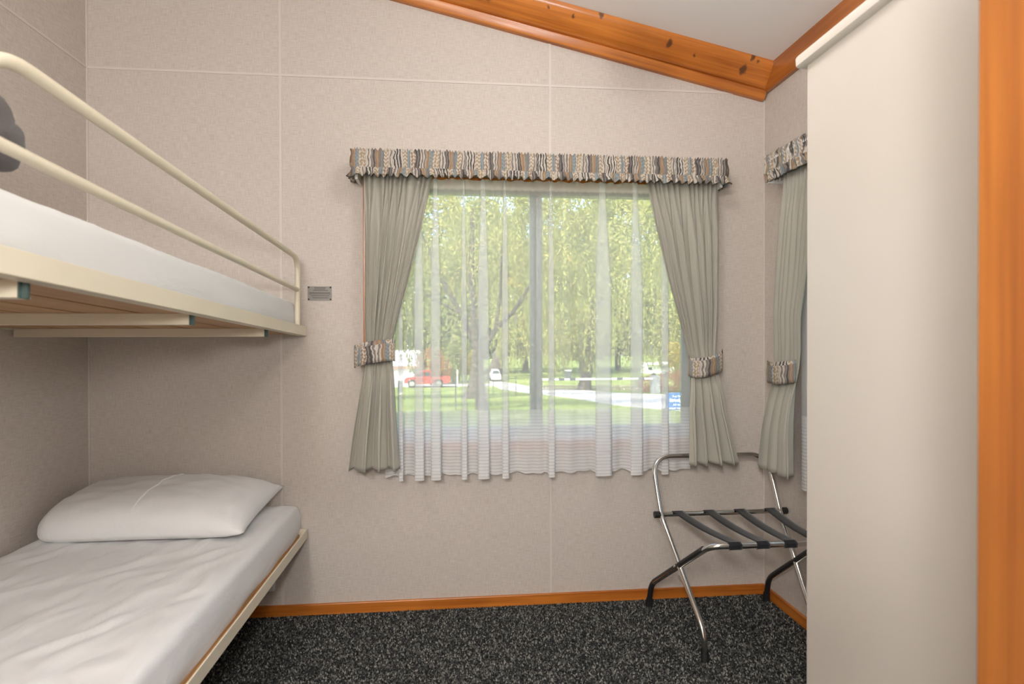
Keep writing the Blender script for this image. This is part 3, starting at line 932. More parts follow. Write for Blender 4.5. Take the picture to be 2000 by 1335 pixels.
def pillow(name, label, loc, w, d, h, tilt, rotz, mat, seed, seam=True, floor=-9.0):
    t = thing(name, label, 'pillow', loc, rot=(tilt[0], tilt[1], rotz))
    bm = BM()
    A = grid(bm, lambda u, v: pillow_fn(u, v, True, 0, 0, 0, w, d, h, 0, seed), 60, 44)
    B = grid(bm, lambda u, v: pillow_fn(u, v, False, 0, 0, loc[2], w, d, h, 0, seed, floor, tilt[0]), 60, 44)
    bmesh.ops.remove_doubles(bm, verts=bm.verts, dist=0.0004)
    obj('cover', bm, mat, t, smooth='all', local=True)
    if seam:
        pts = []
        for k in range(4, 41):
            v = k / 44
            x, y, z = pillow_fn(0.50 + 0.05 * (v - 0.5), v, True, 0, 0, 0, w, d, h, 0, seed)
            pts.append((x, y, z + 0.0005))
        obj('seam', tube(BM(), pts, 0.0034, 6), mat, t, smooth=True, local=True)
    return t
pillow('pillow', 'plump white pillow on the lower bunk against the back wall', (-0.375, -0.272, 0.553), 0.79, 0.44, 0.165, (math.radians(8), math.radians(-1.0), 0), math.radians(-3), M_sheet, 2.0, floor=0.506)
pillow('pillow', 'white pillow at the near end of the upper bunk under the grey throw', (-0.42, -1.70, 1.508), 0.62, 0.30, 0.06, (-0.048, 0, 0), 0, M_sheet, 6.0, False)
# rolled dark throw
def throw():
    bm = BM()
    ax = [Vector((-0.60, -1.71, 1.605)), Vector((-0.35, -1.64, 1.60)), Vector((-0.12, -1.580, 1.595)), Vector((-0.025, -1.560, 1.590))]
    def fn(u, v):
        s = u * 3
        i = min(2, int(s)); f = s - i
        p = ax[i].lerp(ax[i + 1], f)
        e = min(1, (1 - u) / 0.14); e = math.sqrt(max(0, 1 - (1 - e) ** 2))
        a = 2 * PI * v
        r = 0.078 * (0.01 + 0.99 * e) * (1 + 0.16 * nz(u * 7, math.cos(a) * 2.2, math.sin(a) * 2.2)) + 0.005 * e * math.sin(3 * a + u * 4) - 0.012 * e * abs(math.sin(2.5 * a + 3 * u)) ** 8
        r -= 0.010 * e * math.exp(-((math.cos(a - 0.9) - 1) / 0.035) ** 2)
        d = Vector((0.12 * (1 - e), 1, 0)).normalized()
        return p + d * math.cos(a) * r * 1.12 + Vector((0, 0, 1)) * math.sin(a) * r * 0.92
    grid(bm, fn, 40, 56)
    bmesh.ops.remove_doubles(bm, verts=bm.verts, dist=0.0002)
    o = obj('rolled_throw', bm, M_grey, None, smooth='all')
    tag(o, 'rolled dark grey throw on the near end of the upper bunk', 'throw')
throw()

# ------------------------------------------------------------------ plaque and power point
pq = thing('wall_plaque', 'small engraved metal plaque screwed to the back wall', 'plaque', (0.165, 0, 1.393))
boxo('plate', M_plaque, pq, 0.113, 0.217, -0.0022, 0.0, 1.393, 1.456)
for x0, x1, z in ((.142, .192, 1.4505), (.142, .190, 1.444), (.137, .200, 1.438), (.120, .210, 1.4285), (.119, .212, 1.4225), (.128, .207, 1.4145), (.134, .204, 1.4055)):
    boxo('engraved_line', M_ink, pq, x0, x1, -0.0026, -0.0022, z - 0.0012, z + 0.0012)
for x, z in ((.118, 1.4515), (.212, 1.4515), (.118, 1.3985), (.212, 1.3985)):
    bm = BM(); tube(bm, [(x, -0.0022, z), (x, -0.0042, z)], 0.0036, 10)
    obj('screw', bm, M_steel, pq)
po = thing('power_outlet', 'white power outlet on the back wall under the lower bunk', 'outlet', (-0.085, 0, 0.115))
boxo('plate', M_white, po, -0.15, -0.030, -0.028, 0.0, 0.118, 0.195, bevel=0.003)
boxo('switch', M_white, po, -0.075, -0.060, -0.033, -0.028, 0.150, 0.180, bevel=0.001)
boxo('socket', M_ink, po, -0.122, -0.094, -0.0288, -0.028, 0.140, 0.172)

# ------------------------------------------------------------------ luggage rack
rk = thing('luggage_rack', 'folding chrome luggage rack with black straps in the corner', 'luggage rack', (1.93, -0.32, 0))
R = 0.0115
backhoop = bend([(1.700, -0.548, 0.03), (1.698, -0.540, 0.11), (1.652, -0.205, 0.452), (1.650, -0.180, 0.510)], 0.05, 5) + bend([(1.650, -0.180, 0.510), (1.645, -0.105, 0.690), (2.190, -0.105, 0.690), (2.197, -0.180, 0.510)], 0.095, 10)[1:] + bend([(2.197, -0.180, 0.510), (2.198, -0.205, 0.452), (2.150, -0.540, 0.11), (2.148, -0.548, 0.03)], 0.05, 5)[1:]
obj('rear_hoop', tube(BM(), backhoop, R, 14), M_chrome, rk, smooth=True)
front = bend([(1.640, -0.085, 0.02), (1.642, -0.105, 0.112), (1.700, -0.590, 0.452), (1.80, -0.605, 0.455)], 0.07, 6)[:-1] + bend([(1.78, -0.603, 0.455), (2.07, -0.603, 0.455)], 0.02) + bend([(2.06, -0.605, 0.455), (2.155, -0.590, 0.452), (2.200, -0.105, 0.112), (2.200, -0.085, 0.02)], 0.07, 6)[1:]
obj('front_frame', tube(BM(), front, R, 14), M_chrome, rk, smooth=True)
bar = obj('rear_bar', tube(BM(), [(1.628, -0.205, 0.456), (2.222, -0.205, 0.456)], 0.0105, 14), M_chrome, rk, smooth=True)
for x0, x1 in ((1.622, 1.648), (2.204, 2.228)):
    obj('end_cap', tube(BM(), [(x0, -0.205, 0.456), (x1, -0.205, 0.456)], 0.0145, 14), M_rubber, bar, smooth=True)
for (x, y, z, tx, ty, tz) in ((1.700, -0.548, 0, 0, 0.006, 0.05), (2.148, -0.548, 0, 0, 0.006, 0.05), (1.639, -0.083, 0, 0.001, -0.006, 0.04), (2.200, -0.083, 0, 0, -0.006, 0.04)):
    bm = BM(); tube(bm, [(x, y, z + 0.002), (x, y, z + 0.012), (x + tx, y + ty, z + tz)], [0.017, 0.016, 0.0145], 14)
    obj('rubber_foot', bm, M_rubber, rk, smooth=True)
# black protective sleeves along the lower run of the front frame's legs
for pts in ([(1.6403, -0.087, 0.03), (1.6425, -0.106, 0.105), (1.647, -0.135, 0.139), (1.695, -0.548, 0.430)], [(2.200, -0.087, 0.03), (2.199, -0.106, 0.105), (2.196, -0.135, 0.139), (2.160, -0.548, 0.430)]):
    pts = [(p[0] - 0.001, p[1], p[2] - 0.004) for p in pts]
    obj('leg_sleeve', tube(BM(), bend(pts, 0.03, 4), 0.0122, 12), M_rubber, rk, smooth=True)
for k in range(4):
    xr_ = 1.703 + k * 0.141; xf_ = 1.765 + k * 0.107
    wd = 0.048
    bm = BM()
    prof = [(-0.193, 0.444), (-0.192, 0.460), (-0.205, 0.4690), (-0.217, 0.466)]
    n = 10
    for i in range(1, n):
        s = i / n
        prof.append((-0.217 + (-0.591 + 0.217) * s, 0.466 - 0.009 * math.sin(PI * s)))
    prof += [(-0.591, 0.466), (-0.604, 0.4685), (-0.6165, 0.460), (-0.6165, 0.447), (-0.606, 0.441)]
    def fn(u, v, prof=prof, xr_=xr_, xf_=xf_):
        y, z = prof[int(round(v * (len(prof) - 1)))]
        s = min(1, max(0, (-0.205 - y) / 0.40))
        return (xr_ + (xf_ - xr_) * s + u * wd, y, z + 0.003 * math.sin(PI * u) * math.sin(PI * s))
    grid(bm, fn, 4, len(prof) - 1)
    obj('strap', bm, M_strap, rk, smooth=True, solid=0.0022)
for s, x in ((-1, 1.668), (1, 2.178)):
    obj('pivot', tube(BM(), [(x - 0.012, -0.345, 0.305 - 0.02), (x + 0.012, -0.345, 0.305 - 0.02)], 0.006, 10), M_chrome, rk, smooth=True)

# ------------------------------------------------------------------ wardrobe
wd = thing('wardrobe', 'tall beige laminate wardrobe with a moulded top at the right', 'wardrobe', (1.93, -1.72, 0))
boxo('body', M_panel, wd, 1.64, XR - 0.002, YF + 0.003, -1.285, 0.0, 1.915, bevel=0.002)
corn = [(1.64, 1.904), (1.626, 1.905), (1.621, 1.909), (1.620, 1.928), (1.625, 1.935), (1.640, 1.936), (XR - 0.002, 1.936), (XR - 0.002, 1.904)]
bm = BM(); prism(bm, corn, YF + 0.003, -1.268, 1)
obj('cornice', bm, M_panel, wd, smooth=True)
boxo('plinth', M_panel, wd, 1.66, XR - 0.002, YF + 0.003, -1.30, 0.0, 0.08)

# ------------------------------------------------------------------ added fill lights
def hang_fill(label, x, y, z, r, mat):  # unseen globe on a cord, added to fill the room with light
    lp = thing('fill_globe', label, 'fill light', (x, y, zc(x)), group='added fill globes')
    obj('rose', lathe(BM(), [(0, 0.02), (0.05, 0.02), (0.05, -0.02), (0.02, -0.035), (0, -0.035)], (x, y, zc(x)), 24), M_white, lp, smooth=True)
    obj('cord', tube(BM(), [(x, y, zc(x) - 0.02), (x, y, z + r - 0.004)], 0.006), M_white, lp, smooth=True)
    gl = [(r * math.sin(a), r * -math.cos(a)) for a in [PI * k / 14 for k in range(15)]]
    obj('globe', lathe(BM(), gl, (x, y, z), 28), mat, lp, smooth='all')
hang_fill('added globe over the bedroom floor standing in for bounced flash', 1.15, -1.15, 2.42, 0.11, M_bed_fill)
hang_fill('larger globe added in the hall for soft fill', 0.0, -3.9, 2.25, 0.15, emit_mat('hall_fill_glow', (1.0, 0.985, 0.955), HALL_FILL))
hl = thing('flash_fill', 'added glowing globe on a stand in place of the camera flash', 'fill light', (0.72, -2.80, 0))  # unseen stand and globe added to act as the camera flash
obj('base', lathe(BM(), [(0, 0), (0.13, 0), (0.13, 0.012), (0.03, 0.03), (0, 0.03)], (0.72, -2.80, 0), 28), M_metal, hl, smooth=True)
obj('pole', tube(BM(), [(0.72, -2.80, 0.02), (0.72, -2.80, 1.40)], 0.011), M_metal, hl, smooth=True)
gl = [(0.085 * math.sin(a), 0.085 * -math.cos(a)) for a in [PI * k / 12 for k in range(13)]]
obj('globe', lathe(BM(), gl, (0.72, -2.80, 1.48), 24), M_flash, hl, smooth='all')

# ------------------------------------------------------------------ outdoors
def zg(y): return -0.3 - 0.06 * y if y < 50 else -3.3 - 0.02 * (y - 50)
def grass_mat():
    m, n, o = nodes('lawn_grass')
    b = N(n, 'ShaderNodeBsdfDiffuse')
    tc = N(n, 'ShaderNodeTexCoord')
    t = N(n, 'ShaderNodeTexNoise', i_Scale=0.35, i_Detail=6.0, i_Roughness=0.65)
    n.links.new(tc.outputs['Object'], t.inputs['Vector'])
    r = ramp(n, [(0.3, (0.14, 0.18, 0.05)), (0.55, (0.21, 0.26, 0.08)), (0.75, (0.32, 0.34, 0.14))])
    n.links.new(t.outputs['Fac'], r.inputs[0]); n.links.new(r.outputs[0], b.inputs[0]); n.links.new(b.outputs[0], o.inputs[0])
    return m
M_grass = grass_mat()
M_conc = plain('pale_concrete', (0.50, 0.475, 0.45), 0.9, var=(0.8, 0.08))
M_bark = plain('rough_bark', (0.085, 0.07, 0.055), 0.95, var=(7, 0.45), bump=(18, 0.9, 0.05))
M_red = plain('red_car_paint', (0.42, 0.05, 0.045), 0.3, coat=0.6)
M_wcar = plain('white_car_paint', (0.80, 0.80, 0.80), 0.35, coat=0.3)
M_tint = plain('tinted_glass', (0.05, 0.06, 0.065), 0.15)
M_tyre = plain('tyre_rubber', (0.03, 0.03, 0.03), 0.8)
M_hub = plain('alloy_hub', (0.55, 0.55, 0.54), 0.35, 0.7)
M_hwall = plain('white_weatherboard', (0.80, 0.79, 0.76), 0.7)
M_roof = plain('grey_roof_iron', (0.42, 0.43, 0.44), 0.6)
M_fascia = plain('brown_fascia', (0.28, 0.18, 0.13), 0.7)
M_gp = plain('grey_post', (0.27, 0.28, 0.28), 0.7)
M_dark = plain('dark_band', (0.06, 0.07, 0.08), 0.6)
M_logw = plain('weathered_log', (0.36, 0.30, 0.23), 0.9, var=(5, 0.25))
M_sign = plain('blue_sign', (0.045, 0.13, 0.32), 0.5)
M_letter = plain('white_lettering', (0.75, 0.77, 0.80), 0.6)
G1 = leaf_mat('willow_leaf', [(0.24, 0.27, 0.07), (0.36, 0.37, 0.12), (0.50, 0.46, 0.17), (0.30, 0.32, 0.10)])
G2 = leaf_mat('green_leaf', [(0.15, 0.20, 0.06), (0.26, 0.29, 0.09), (0.38, 0.38, 0.14)])
G3 = leaf_mat('rusty_leaf', [(0.42, 0.16, 0.06), (0.50, 0.30, 0.10), (0.25, 0.20, 0.07), (0.55, 0.22, 0.12)])
G4 = leaf_mat('yellow_leaf', [(0.50, 0.42, 0.08), (0.38, 0.38, 0.08), (0.60, 0.36, 0.10)])
G5 = leaf_mat('pink_flower', [(0.62, 0.16, 0.18), (0.70, 0.26, 0.24), (0.24, 0.27, 0.08), (0.55, 0.35, 0.20)])

ys = [1.2, 10, 20, 30, 40, 50, 70, 100, 140, 200]
bm = BM()
rows = [[bm.verts.new((x, y, zg(y) if y <= 140 else zg(140))) for x in (-70, -30, 0, 30, 70, 130)] for y in [-20] + ys]
for a, b in zip(rows, rows[1:]):
    for k in range(5): bm.faces.new((a[k], a[k + 1], b[k + 1], b[k]))
for v in rows[0]: v.co.z = zg(1.2)
tag(obj('ground_lawn', bm, M_grass), 'green lawn sloping away outside the window', 'lawn', kind='structure')
def strip(name, label, A, B, h=0.03):
    bm = BM()
    a = [bm.verts.new((x, y, zg(y) + h)) for x, y in A]
    b = [bm.verts.new((x, y, zg(y) + h)) for x, y in B]
    for i in range(len(A) - 1): bm.faces.new((a[i], a[i + 1], b[i + 1], b[i]))
    f = bmesh.ops.extrude_face_region(bm, geom=bm.faces[:])
    for v in f['geom']:
        if isinstance(v, bmesh.types.BMVert): v.co.z -= 0.08
    return tag(obj(name, bm, M_conc), label, 'road', kind='structure')
strip('driveway', 'pale concrete driveway curving past the barrier gate', [(4.95, 62.2), (6.07, 59.9), (7.03, 56.0), (7.91, 51.0), (9.14, 48.3), (10.4, 44.4), (10.74, 38.8), (11.26, 35.2), (12.57, 31.9), (14.1, 29.8), (16.96, 27.4), (22, 25)],
      [(4.5, 61.5), (4.6, 56.3), (4.7, 46.6), (5.79, 35.1), (6.49, 32.2), (6.98, 27.7), (7.24, 24.2), (7.34, 21.1), (7.97, 18.5), (8.76, 16.8), (9.93, 14.4), (12, 11)])
strip('gravel_drive', 'pale gravel strip behind the red pickup', [(-12, 57.4), (-5.3, 57.4), (4.6, 57.4)], [(-12, 53.0), (-4.9, 53.0), (4.6, 53.6)], 0.02)

def leaves(name, P, D, L, W, mat, parent):
    """one mesh of leaf blades: centres P, long axes D, length L, width W"""
    n = len(P)
    D = D / np.linalg.norm(D, axis=1, keepdims=True)
    r = rng.normal(size=(n, 3))
    s = np.cross(D, r); s /= np.linalg.norm(s, axis=1, keepdims=True)
    L = L[:, None] * 0.5; W = W[:, None] * 0.5
    V = np.stack([P - D * L, P + s * W, P + D * L, P - s * W], 1) - np.array(parent.location)
    me = bpy.data.meshes.new(name)
    me.vertices.add(n * 4); me.vertices.foreach_set('co', V.ravel())
    me.loops.add(n * 4); me.loops.foreach_set('vertex_index', np.arange(n * 4, dtype=np.int32))
    me.polygons.add(n); me.polygons.foreach_set('loop_start', np.arange(0, n * 4, 4, dtype=np.int32))
    me.update(calc_edges=True)
    me.materials.append(mat)
    o = bpy.data.objects.new(name, me); C.objects.link(o)
    o.parent = parent; o['kind'] = 'stuff'
    return o
def crown_pts(n, blobs):
    """random points in shells of ellipsoids ((cx,cy,cz),(rx,ry,rz))"""
    out = []
    for (c, r) in blobs:
        k = n // len(blobs)
        d = rng.normal(size=(k, 3)); d /= np.linalg.norm(d, axis=1, keepdims=True)
        rad = rng.uniform(0.35, 1.0, k) ** 0.5
        out.append(np.array(c) + d * rad[:, None] * np.array(r))
    return np.concatenate(out)
def clumpy(P, f, thr, seed):
    keep = np.array([noise.noise(Vector((p[0] * f + seed, p[1] * f, p[2] * f))) > thr for p in P])
    return P[keep]
def tree(name, label, x, y, limbs, blobs, n, leaf, mat, group=None, cat='tree', hang=0, thr=-0.15, freq=0.8, seed=0):
    t = thing(name, label, cat, (x, y, zg(y)), group=group)
    bm = BM()
    for pts, rad in limbs:
        tube(bm, [(x + p[0], y + p[1], zg(y) + p[2]) for p in pts], rad, 10)
    obj('trunk', bm, M_bark, t, smooth=True)
    P = crown_pts(n, [((x + c[0], y + c[1], zg(y) + c[2]), r) for c, r in blobs])
    P = clumpy(P, freq, thr, seed)
    D = rng.normal(size=(len(P), 3))
    Lf = rng.uniform(0.7, 1.3, len(P)) * leaf[0]
    if hang:
        k = rng.choice(len(P), hang)
        m = 26
        S0 = np.repeat(P[k], m, 0)
        st = np.tile(np.arange(m), hang)[:, None]
        sw = np.repeat(rng.normal(size=(hang, 3)) * 0.02, m, 0)
        H = S0 + st * (np.array([0, 0, -0.10]) + sw * np.array([1, 1, 0.2])) + rng.normal(size=S0.shape) * 0.03
        keep = H[:, 2] > zg(y) + 1.7 + 0.6 * np.sin(H[:, 0] * 2.1) + 0.4 * np.sin(H[:, 0] * 5.3)
        H = H[keep]
        P = np.concatenate([P, H])
        D = np.concatenate([D, np.array([0, 0, -1.0]) + rng.normal(size=H.shape) * 0.45])
        Lf = np.concatenate([Lf, rng.uniform(0.7, 1.3, len(H)) * leaf[0]])
    leaves('foliage', P, D, Lf, Lf * leaf[1], mat, t)
    return t
GT = 'trees in the park outside the window'
tree('mottled_tree', 'tree with pale mottled trunk standing closest to the back window', 1.75, 19.3,
     [([(0.05, 0, -0.1), (-0.02, 0, 0.5), (-0.08, 0, 1.6), (-0.22, 0.1, 3.2), (-0.35, 0.2, 5.0), (-0.3, 0.3, 7.5)], [0.27, 0.20, 0.175, 0.165, 0.13, 0.06]),
      ([(-0.10, 0.1, 1.9), (0.55, 0.1, 3.0), (1.25, 0.2, 3.7), (2.2, 0.2, 5.2)], [0.11, 0.095, 0.08, 0.05]), ([(-0.12, 0.2, 2.1), (-0.75, 0.1, 3.6), (-1.5, 0.2, 5.0), (-2.2, 0.2, 6.6)], [0.10, 0.08, 0.065, 0.03]), ([(0.55, 0.1, 3.0), (0.75, 0.1, 4.4), (0.8, 0.2, 6.2)], [0.08, 0.06, 0.03]), ([(-0.75, 0.1, 3.6), (-1.7, 0.0, 4.1), (-3.0, 0.1, 4.9)], [0.055, 0.04, 0.02])],
     [((-1.5, 0.3, 6.4), (3.2, 2.6, 2.2)), ((1.8, 0.2, 6.9), (3.0, 2.6, 2.4)), ((-3.2, 0.6, 5.4), (2.0, 2.0, 1.6)), ((3.8, 0.4, 5.9), (2.2, 2.0, 1.8)), ((6.4, 0.5, 6.8), (2.6, 2.0, 1.8))], 34000, (0.15, 0.42), G1, GT, hang=420, thr=0.02, seed=3)
tree('dark_trunk_tree', 'tree with flaring dark trunk just behind the mottled one', 1.75, 29.2,
     [([(-0.15, 0, -0.1), (0.02, 0, 0.5), (0.18, 0, 1.8), (0.35, 0, 4.0), (0.6, 0, 8.0)], [0.52, 0.34, 0.26, 0.22, 0.1]), ([(0.3, 0, 3.2), (-1.2, 0.2, 5.5), (-2.4, 0.2, 8)], [0.15, 0.1, 0.05])],
     [((-3.2, 0.5, 6.2), (3.6, 2.4, 3.4)), ((1.2, 0.4, 8.2), (3.5, 2.5, 3.4)), ((-5.8, 0.3, 5.2), (2.6, 2.2, 2.8)), ((5.2, 0.4, 8.8), (3.4, 2.2, 2.8)), ((9.6, 0.4, 9.4), (3.2, 2.2, 2.4))], 38000, (0.19, 0.42), G2, GT, hang=420, thr=-0.02, freq=0.6, seed=9)
tree('willow_tree', 'large weeping willow above the barrier gate', 10.8, 41.5,
     [([(-0.2, 0, -0.1), (0, 0, 1.0), (0.2, 0, 3), (0.4, 0, 7)], [0.6, 0.42, 0.36, 0.2])],
     [((-3.6, -0.5, 6.0), (4.0, 3.0, 4.2)), ((1.6, -0.5, 7.2), (4.4, 3.0, 5.0)), ((6.4, -0.6, 6.0), (4.2, 3.0, 4.2)), ((10.5, -0.2, 5.6), (4.0, 3.0, 4.0))], 42000, (0.23, 0.36), G1, GT, hang=1100, thr=-0.02, freq=0.5, seed=1)
tree('leaning_tree', 'tree with grey trunk leaning right above the white car', 5.9, 66.0,
     [([(-0.6, 0, -0.1), (-0.1, 0, 2.0), (0.9, 0, 4.6), (2.4, 0, 8.0), (4.0, 0, 12)], [1.0, 0.75, 0.62, 0.5, 0.25]), ([(0.3, 0, 3.2), (0.4, 0, 6.5), (0.0, 0, 12)], [0.5, 0.4, 0.2])],
     [((-1.0, 0, 13), (6, 3, 4.5)), ((6.5, 0, 11), (5, 3, 5.5)), ((4.5, 1, 6.8), (3.6, 2, 3.6))], 14000, (0.42, 0.45), G4, GT, thr=-0.1, freq=0.35, seed=5)
tree('shade_tree', 'broad unseen tree added on the left to shade the near lawn', -7.0, 7.5,  # added out of view so its crown shades the near lawn
     [([(0, 0, -0.1), (0, 0, 2.5), (0.3, 0, 6)], [0.35, 0.25, 0.12])],
     [((0, 0, 7.0), (4.6, 4.2, 2.8)), ((2.6, 2.2, 7.6), (4.0, 3.6, 2.4))], 15000, (0.24, 0.45), G2, GT, thr=-0.2, seed=2)
for k, (x, y, h, wdt, mt) in enumerate(((-12, 80, 24, 8, G2), (-4, 90, 30, 8, G1), (3, 80, 25, 8, G2), (12, 90, 31, 8, G1), (19, 80, 26, 8, G2), (27, 90, 31, 9, G1), (35, 80, 27, 9, G2), (44, 90, 31, 9, G1), (54, 80, 27, 9, G2))):
    wh = ('behind the house roof', 'left of the mottled trunk', 'directly behind the mottled trunk', 'just right of the window mullion', 'behind the willow', 'behind the caravan', 'right of the caravan', 'far right, behind the pink bush', 'at the far right end of the tree line')[k]
    kind = 'distant yellow-green tree ' if mt is G1 else 'distant dark green tree '
    tree('distant_tree', kind + wh, x, y, [([(0, 0, -0.1), (0, 0, h * 0.5)], [0.5, 0.25])],
         [((-1.5, 0, h * 0.40), (wdt * 0.75, 3, h * 0.33)), ((1.5, 0, h * 0.66), (wdt * 0.7, 3, h * 0.34)), ((0, -1.0, h * 0.22), (wdt * 0.7, 2.2, h * 0.15))], 13000, (0.85, 0.6), mt, 'distant tree line', thr=-0.25, freq=0.3, seed=k)
tree('rusty_shrub', 'rust-coloured autumn tree beside the house', -1.6, 56.2, [([(0, 0, 0), (0, 0, 2)], [0.1, 0.06])], [((0, 0, 2.4), (1.5, 1.0, 1.5)), ((0.9, 0, 1.6), (1.2, 1.0, 1.4))], 2600, (0.22, 0.6), G3, cat='shrub', thr=-0.3)
tree('green_shrub', 'dense green shrub behind the pickup tray', 0.6, 59.5, [([(0, 0, 0), (0, 0, 2)], [0.1, 0.06])], [((-0.2, 0, 1.7), (1.6, 1.2, 1.7)), ((0.6, 0, 3.4), (1.3, 1.0, 1.5))], 3200, (0.25, 0.6), G2, cat='shrub', thr=-0.4)
tree('golden_shrub', 'yellow and orange shrub left of the dark trunk', 2.0, 62.6, [([(0, 0, 0), (0, 0, 2)], [0.08, 0.05])], [((0, 0, 2.2), (1.0, 0.8, 1.6))], 1500, (0.22, 0.6), G4, cat='shrub', thr=-0.4)
tree('pink_bush', 'low pink flowering bush around the barrier pillar', 14.3, 35.5, [([(0, 0, 0), (0, 0, 0.4)], [0.05, 0.03])], [((-0.5, 0, 0.55), (1.0, 0.7, 0.6)), ((0.9, 0, 0.7), (1.1, 0.8, 0.75)), ((2.2, 0, 0.9), (1.2, 0.8, 0.9))], 3600, (0.11, 0.7), G5, cat='bush', thr=-0.5)
tree('amber_shrub', 'tall amber shrub behind the pink bush', 16.6, 37.2, [([(0, 0, 0), (0, 0, 1)], [0.06, 0.03])], [((0, 0, 1.6), (1.0, 0.8, 1.6)), ((-0.5, 0, 2.6), (0.7, 0.6, 0.9))], 1800, (0.16, 0.6), G4, cat='shrub', thr=-0.4)

# house with garage
hs = thing('house', 'white house with grey iron roof behind the red pickup', 'house', (-6, 58, zg(58)))
z0 = zg(58)
boxo('wall', M_hwall, hs, -12, -3.25, 58.0, 64, z0 - 0.3, -1.55)
boxo('garage_door', M_wcar, hs, -5.4, -3.45, 57.9, 58.0, z0 - 0.1, -1.75)
bm = BM(); prism(bm, [(57.4, -1.6), (64.6, -1.6), (61.2, -0.05), (60.6, -0.05)], -12.4, -2.75, 0)
rf = obj('roof', bm, M_roof, hs)
boxo('chimney', M_hwall, rf, -4.25, -4.1, 60.5, 60.7, -0.1, 0.5)
boxo('fascia', M_fascia, hs, -12.4, -2.75, 57.32, 57.4, -1.85, -1.58)
boxo('side_wall', M_hwall, hs, -3.25, -2.3, 58.6, 63, z0 - 0.3, -1.85)

# red pickup, nose to the left
tx, ty = -3.85, 52.0
tz = zg(ty)
pk = thing('pickup_truck', 'red pickup truck parked on the grass in front of the house', 'pickup', (tx + 2.1, ty, tz))
side = [(0.02, .42), (0.0, .62), (.04, .80), (.18, .90), (.95, .98), (1.25, .98), (2.45, .98), (2.46, .96), (4.22, .98), (4.24, .55), (4.18, .42), (3.62, .38), (3.55, .62), (3.38, .76), (3.18, .80), (2.98, .76), (2.82, .62), (2.76, .36), (1.10, .34), (1.04, .60), (.90, .74), (.70, .78), (.50, .74), (.36, .60), (.30, .40)]
bm = BM(); prism(bm, [(tx + a, tz + b) for a, b in side], ty, ty + 1.75, 1)
obj('body', bm, M_red, pk)
bm = BM(); prism(bm, [(tx + a, tz + b) for a, b in [(0.98, .975), (1.42, 1.50), (1.60, 1.56), (2.35, 1.56), (2.46, 1.48), (2.46, .975)]], ty + 0.12, ty + 1.63, 1)
obj('cab', bm, M_red, pk)
for q in ([(1.14, 1.03), (1.46, 1.44), (1.74, 1.47), (1.74, 1.03)], [(1.84, 1.03), (1.84, 1.47), (2.30, 1.47), (2.36, 1.40), (2.36, 1.03)]):
    bm = BM(); prism(bm, [(tx + a, tz + b) for a, b in q], ty + 0.11, ty + 0.125, 1)
    obj('side_window', bm, M_tint, pk)
for a, yy in ((.70, ty + 0.02), (3.18, ty + 0.02), (.70, ty + 1.52), (3.18, ty + 1.52)):
    wlh = obj('wheel', tube(BM(), [(tx + a, yy, tz + 0.37), (tx + a, yy + 0.22, tz + 0.37)], 0.37, 24), M_tyre, pk, smooth=True)
    obj('hub', tube(BM(), [(tx + a, yy - 0.015, tz + 0.37), (tx + a, yy, tz + 0.37)], 0.23, 20), M_hub, wlh, smooth=True)
boxo('bumper', M_hub, pk, tx + 4.2, tx + 4.3, ty + 0.1, ty + 1.65, tz + 0.45, tz + 0.58)
# white car seen end-on
cx_, cy_ = 5.25, 60.5
cz_ = zg(cy_) + 0.03
cr = thing('car', 'white car on the driveway between the tree trunks', 'car', (cx_, cy_, cz_))
bm = BM(); prism(bm, [(cx_ - .50, cz_ + .22), (cx_ + .50, cz_ + .22), (cx_ + .54, cz_ + .5), (cx_ + .50, cz_ + .78), (cx_ - .50, cz_ + .78), (cx_ - .54, cz_ + .5)], cy_, cy_ + 3.6, 1)
obj('body', bm, M_wcar, cr)
bm = BM(); prism(bm, [(cx_ - .46, cz_ + .78), (cx_ + .46, cz_ + .78), (cx_ + .33, cz_ + 1.22), (cx_ - .33, cz_ + 1.22)], cy_ + 0.7, cy_ + 3.0, 1)
obj('cabin', bm, M_wcar, cr)
bm = BM(); prism(bm, [(cx_ - .40, cz_ + .82), (cx_ + .40, cz_ + .82), (cx_ + .30, cz_ + 1.16), (cx_ - .30, cz_ + 1.16)], cy_ + 0.66, cy_ + 0.71, 1)
obj('windscreen', bm, M_tint, cr)
for sx in (-.42, .42):
    for sy in (0.5, 2.9):
        obj('wheel', tube(BM(), [(cx_ + sx - .08, cy_ + sy, cz_ + .25), (cx_ + sx + .08, cy_ + sy, cz_ + .25)], 0.25, 16), M_tyre, cr)
# wire fence
fn_ = thing('wire_fence', 'thin wire mesh fence crossing the lawn', 'fence', (1.9, 25, zg(25)))
fp = [(-0.8, 14.0), (0.8, 19.5), (2.96, 30.9), (4.6, 34.0)]
for x, y in fp:
    obj('post', tube(BM(), [(x, y, zg(y) - 0.05), (x, y, zg(y) + 1.18)], 0.022, 8), M_dark, fn_)
for a, b in zip(fp, fp[1:]):
    for h in (0.15, 0.45, 0.75, 1.0, 1.15):
        obj('wire', tube(BM(), [(a[0], a[1], zg(a[1]) + h), (b[0], b[1], zg(b[1]) + h)], 0.004, 5), M_gp, fn_)
    n = 22
    bm = BM()
    for i in range(1, n):
        x = a[0] + (b[0] - a[0]) * i / n; y = a[1] + (b[1] - a[1]) * i / n
        tube(bm, [(x, y, zg(y) + 0.05), (x, y, zg(y) + 1.15)], 0.0035, 4)
    o = obj('mesh_wires', bm, M_gp, fn_)
    o['kind'] = 'stuff'
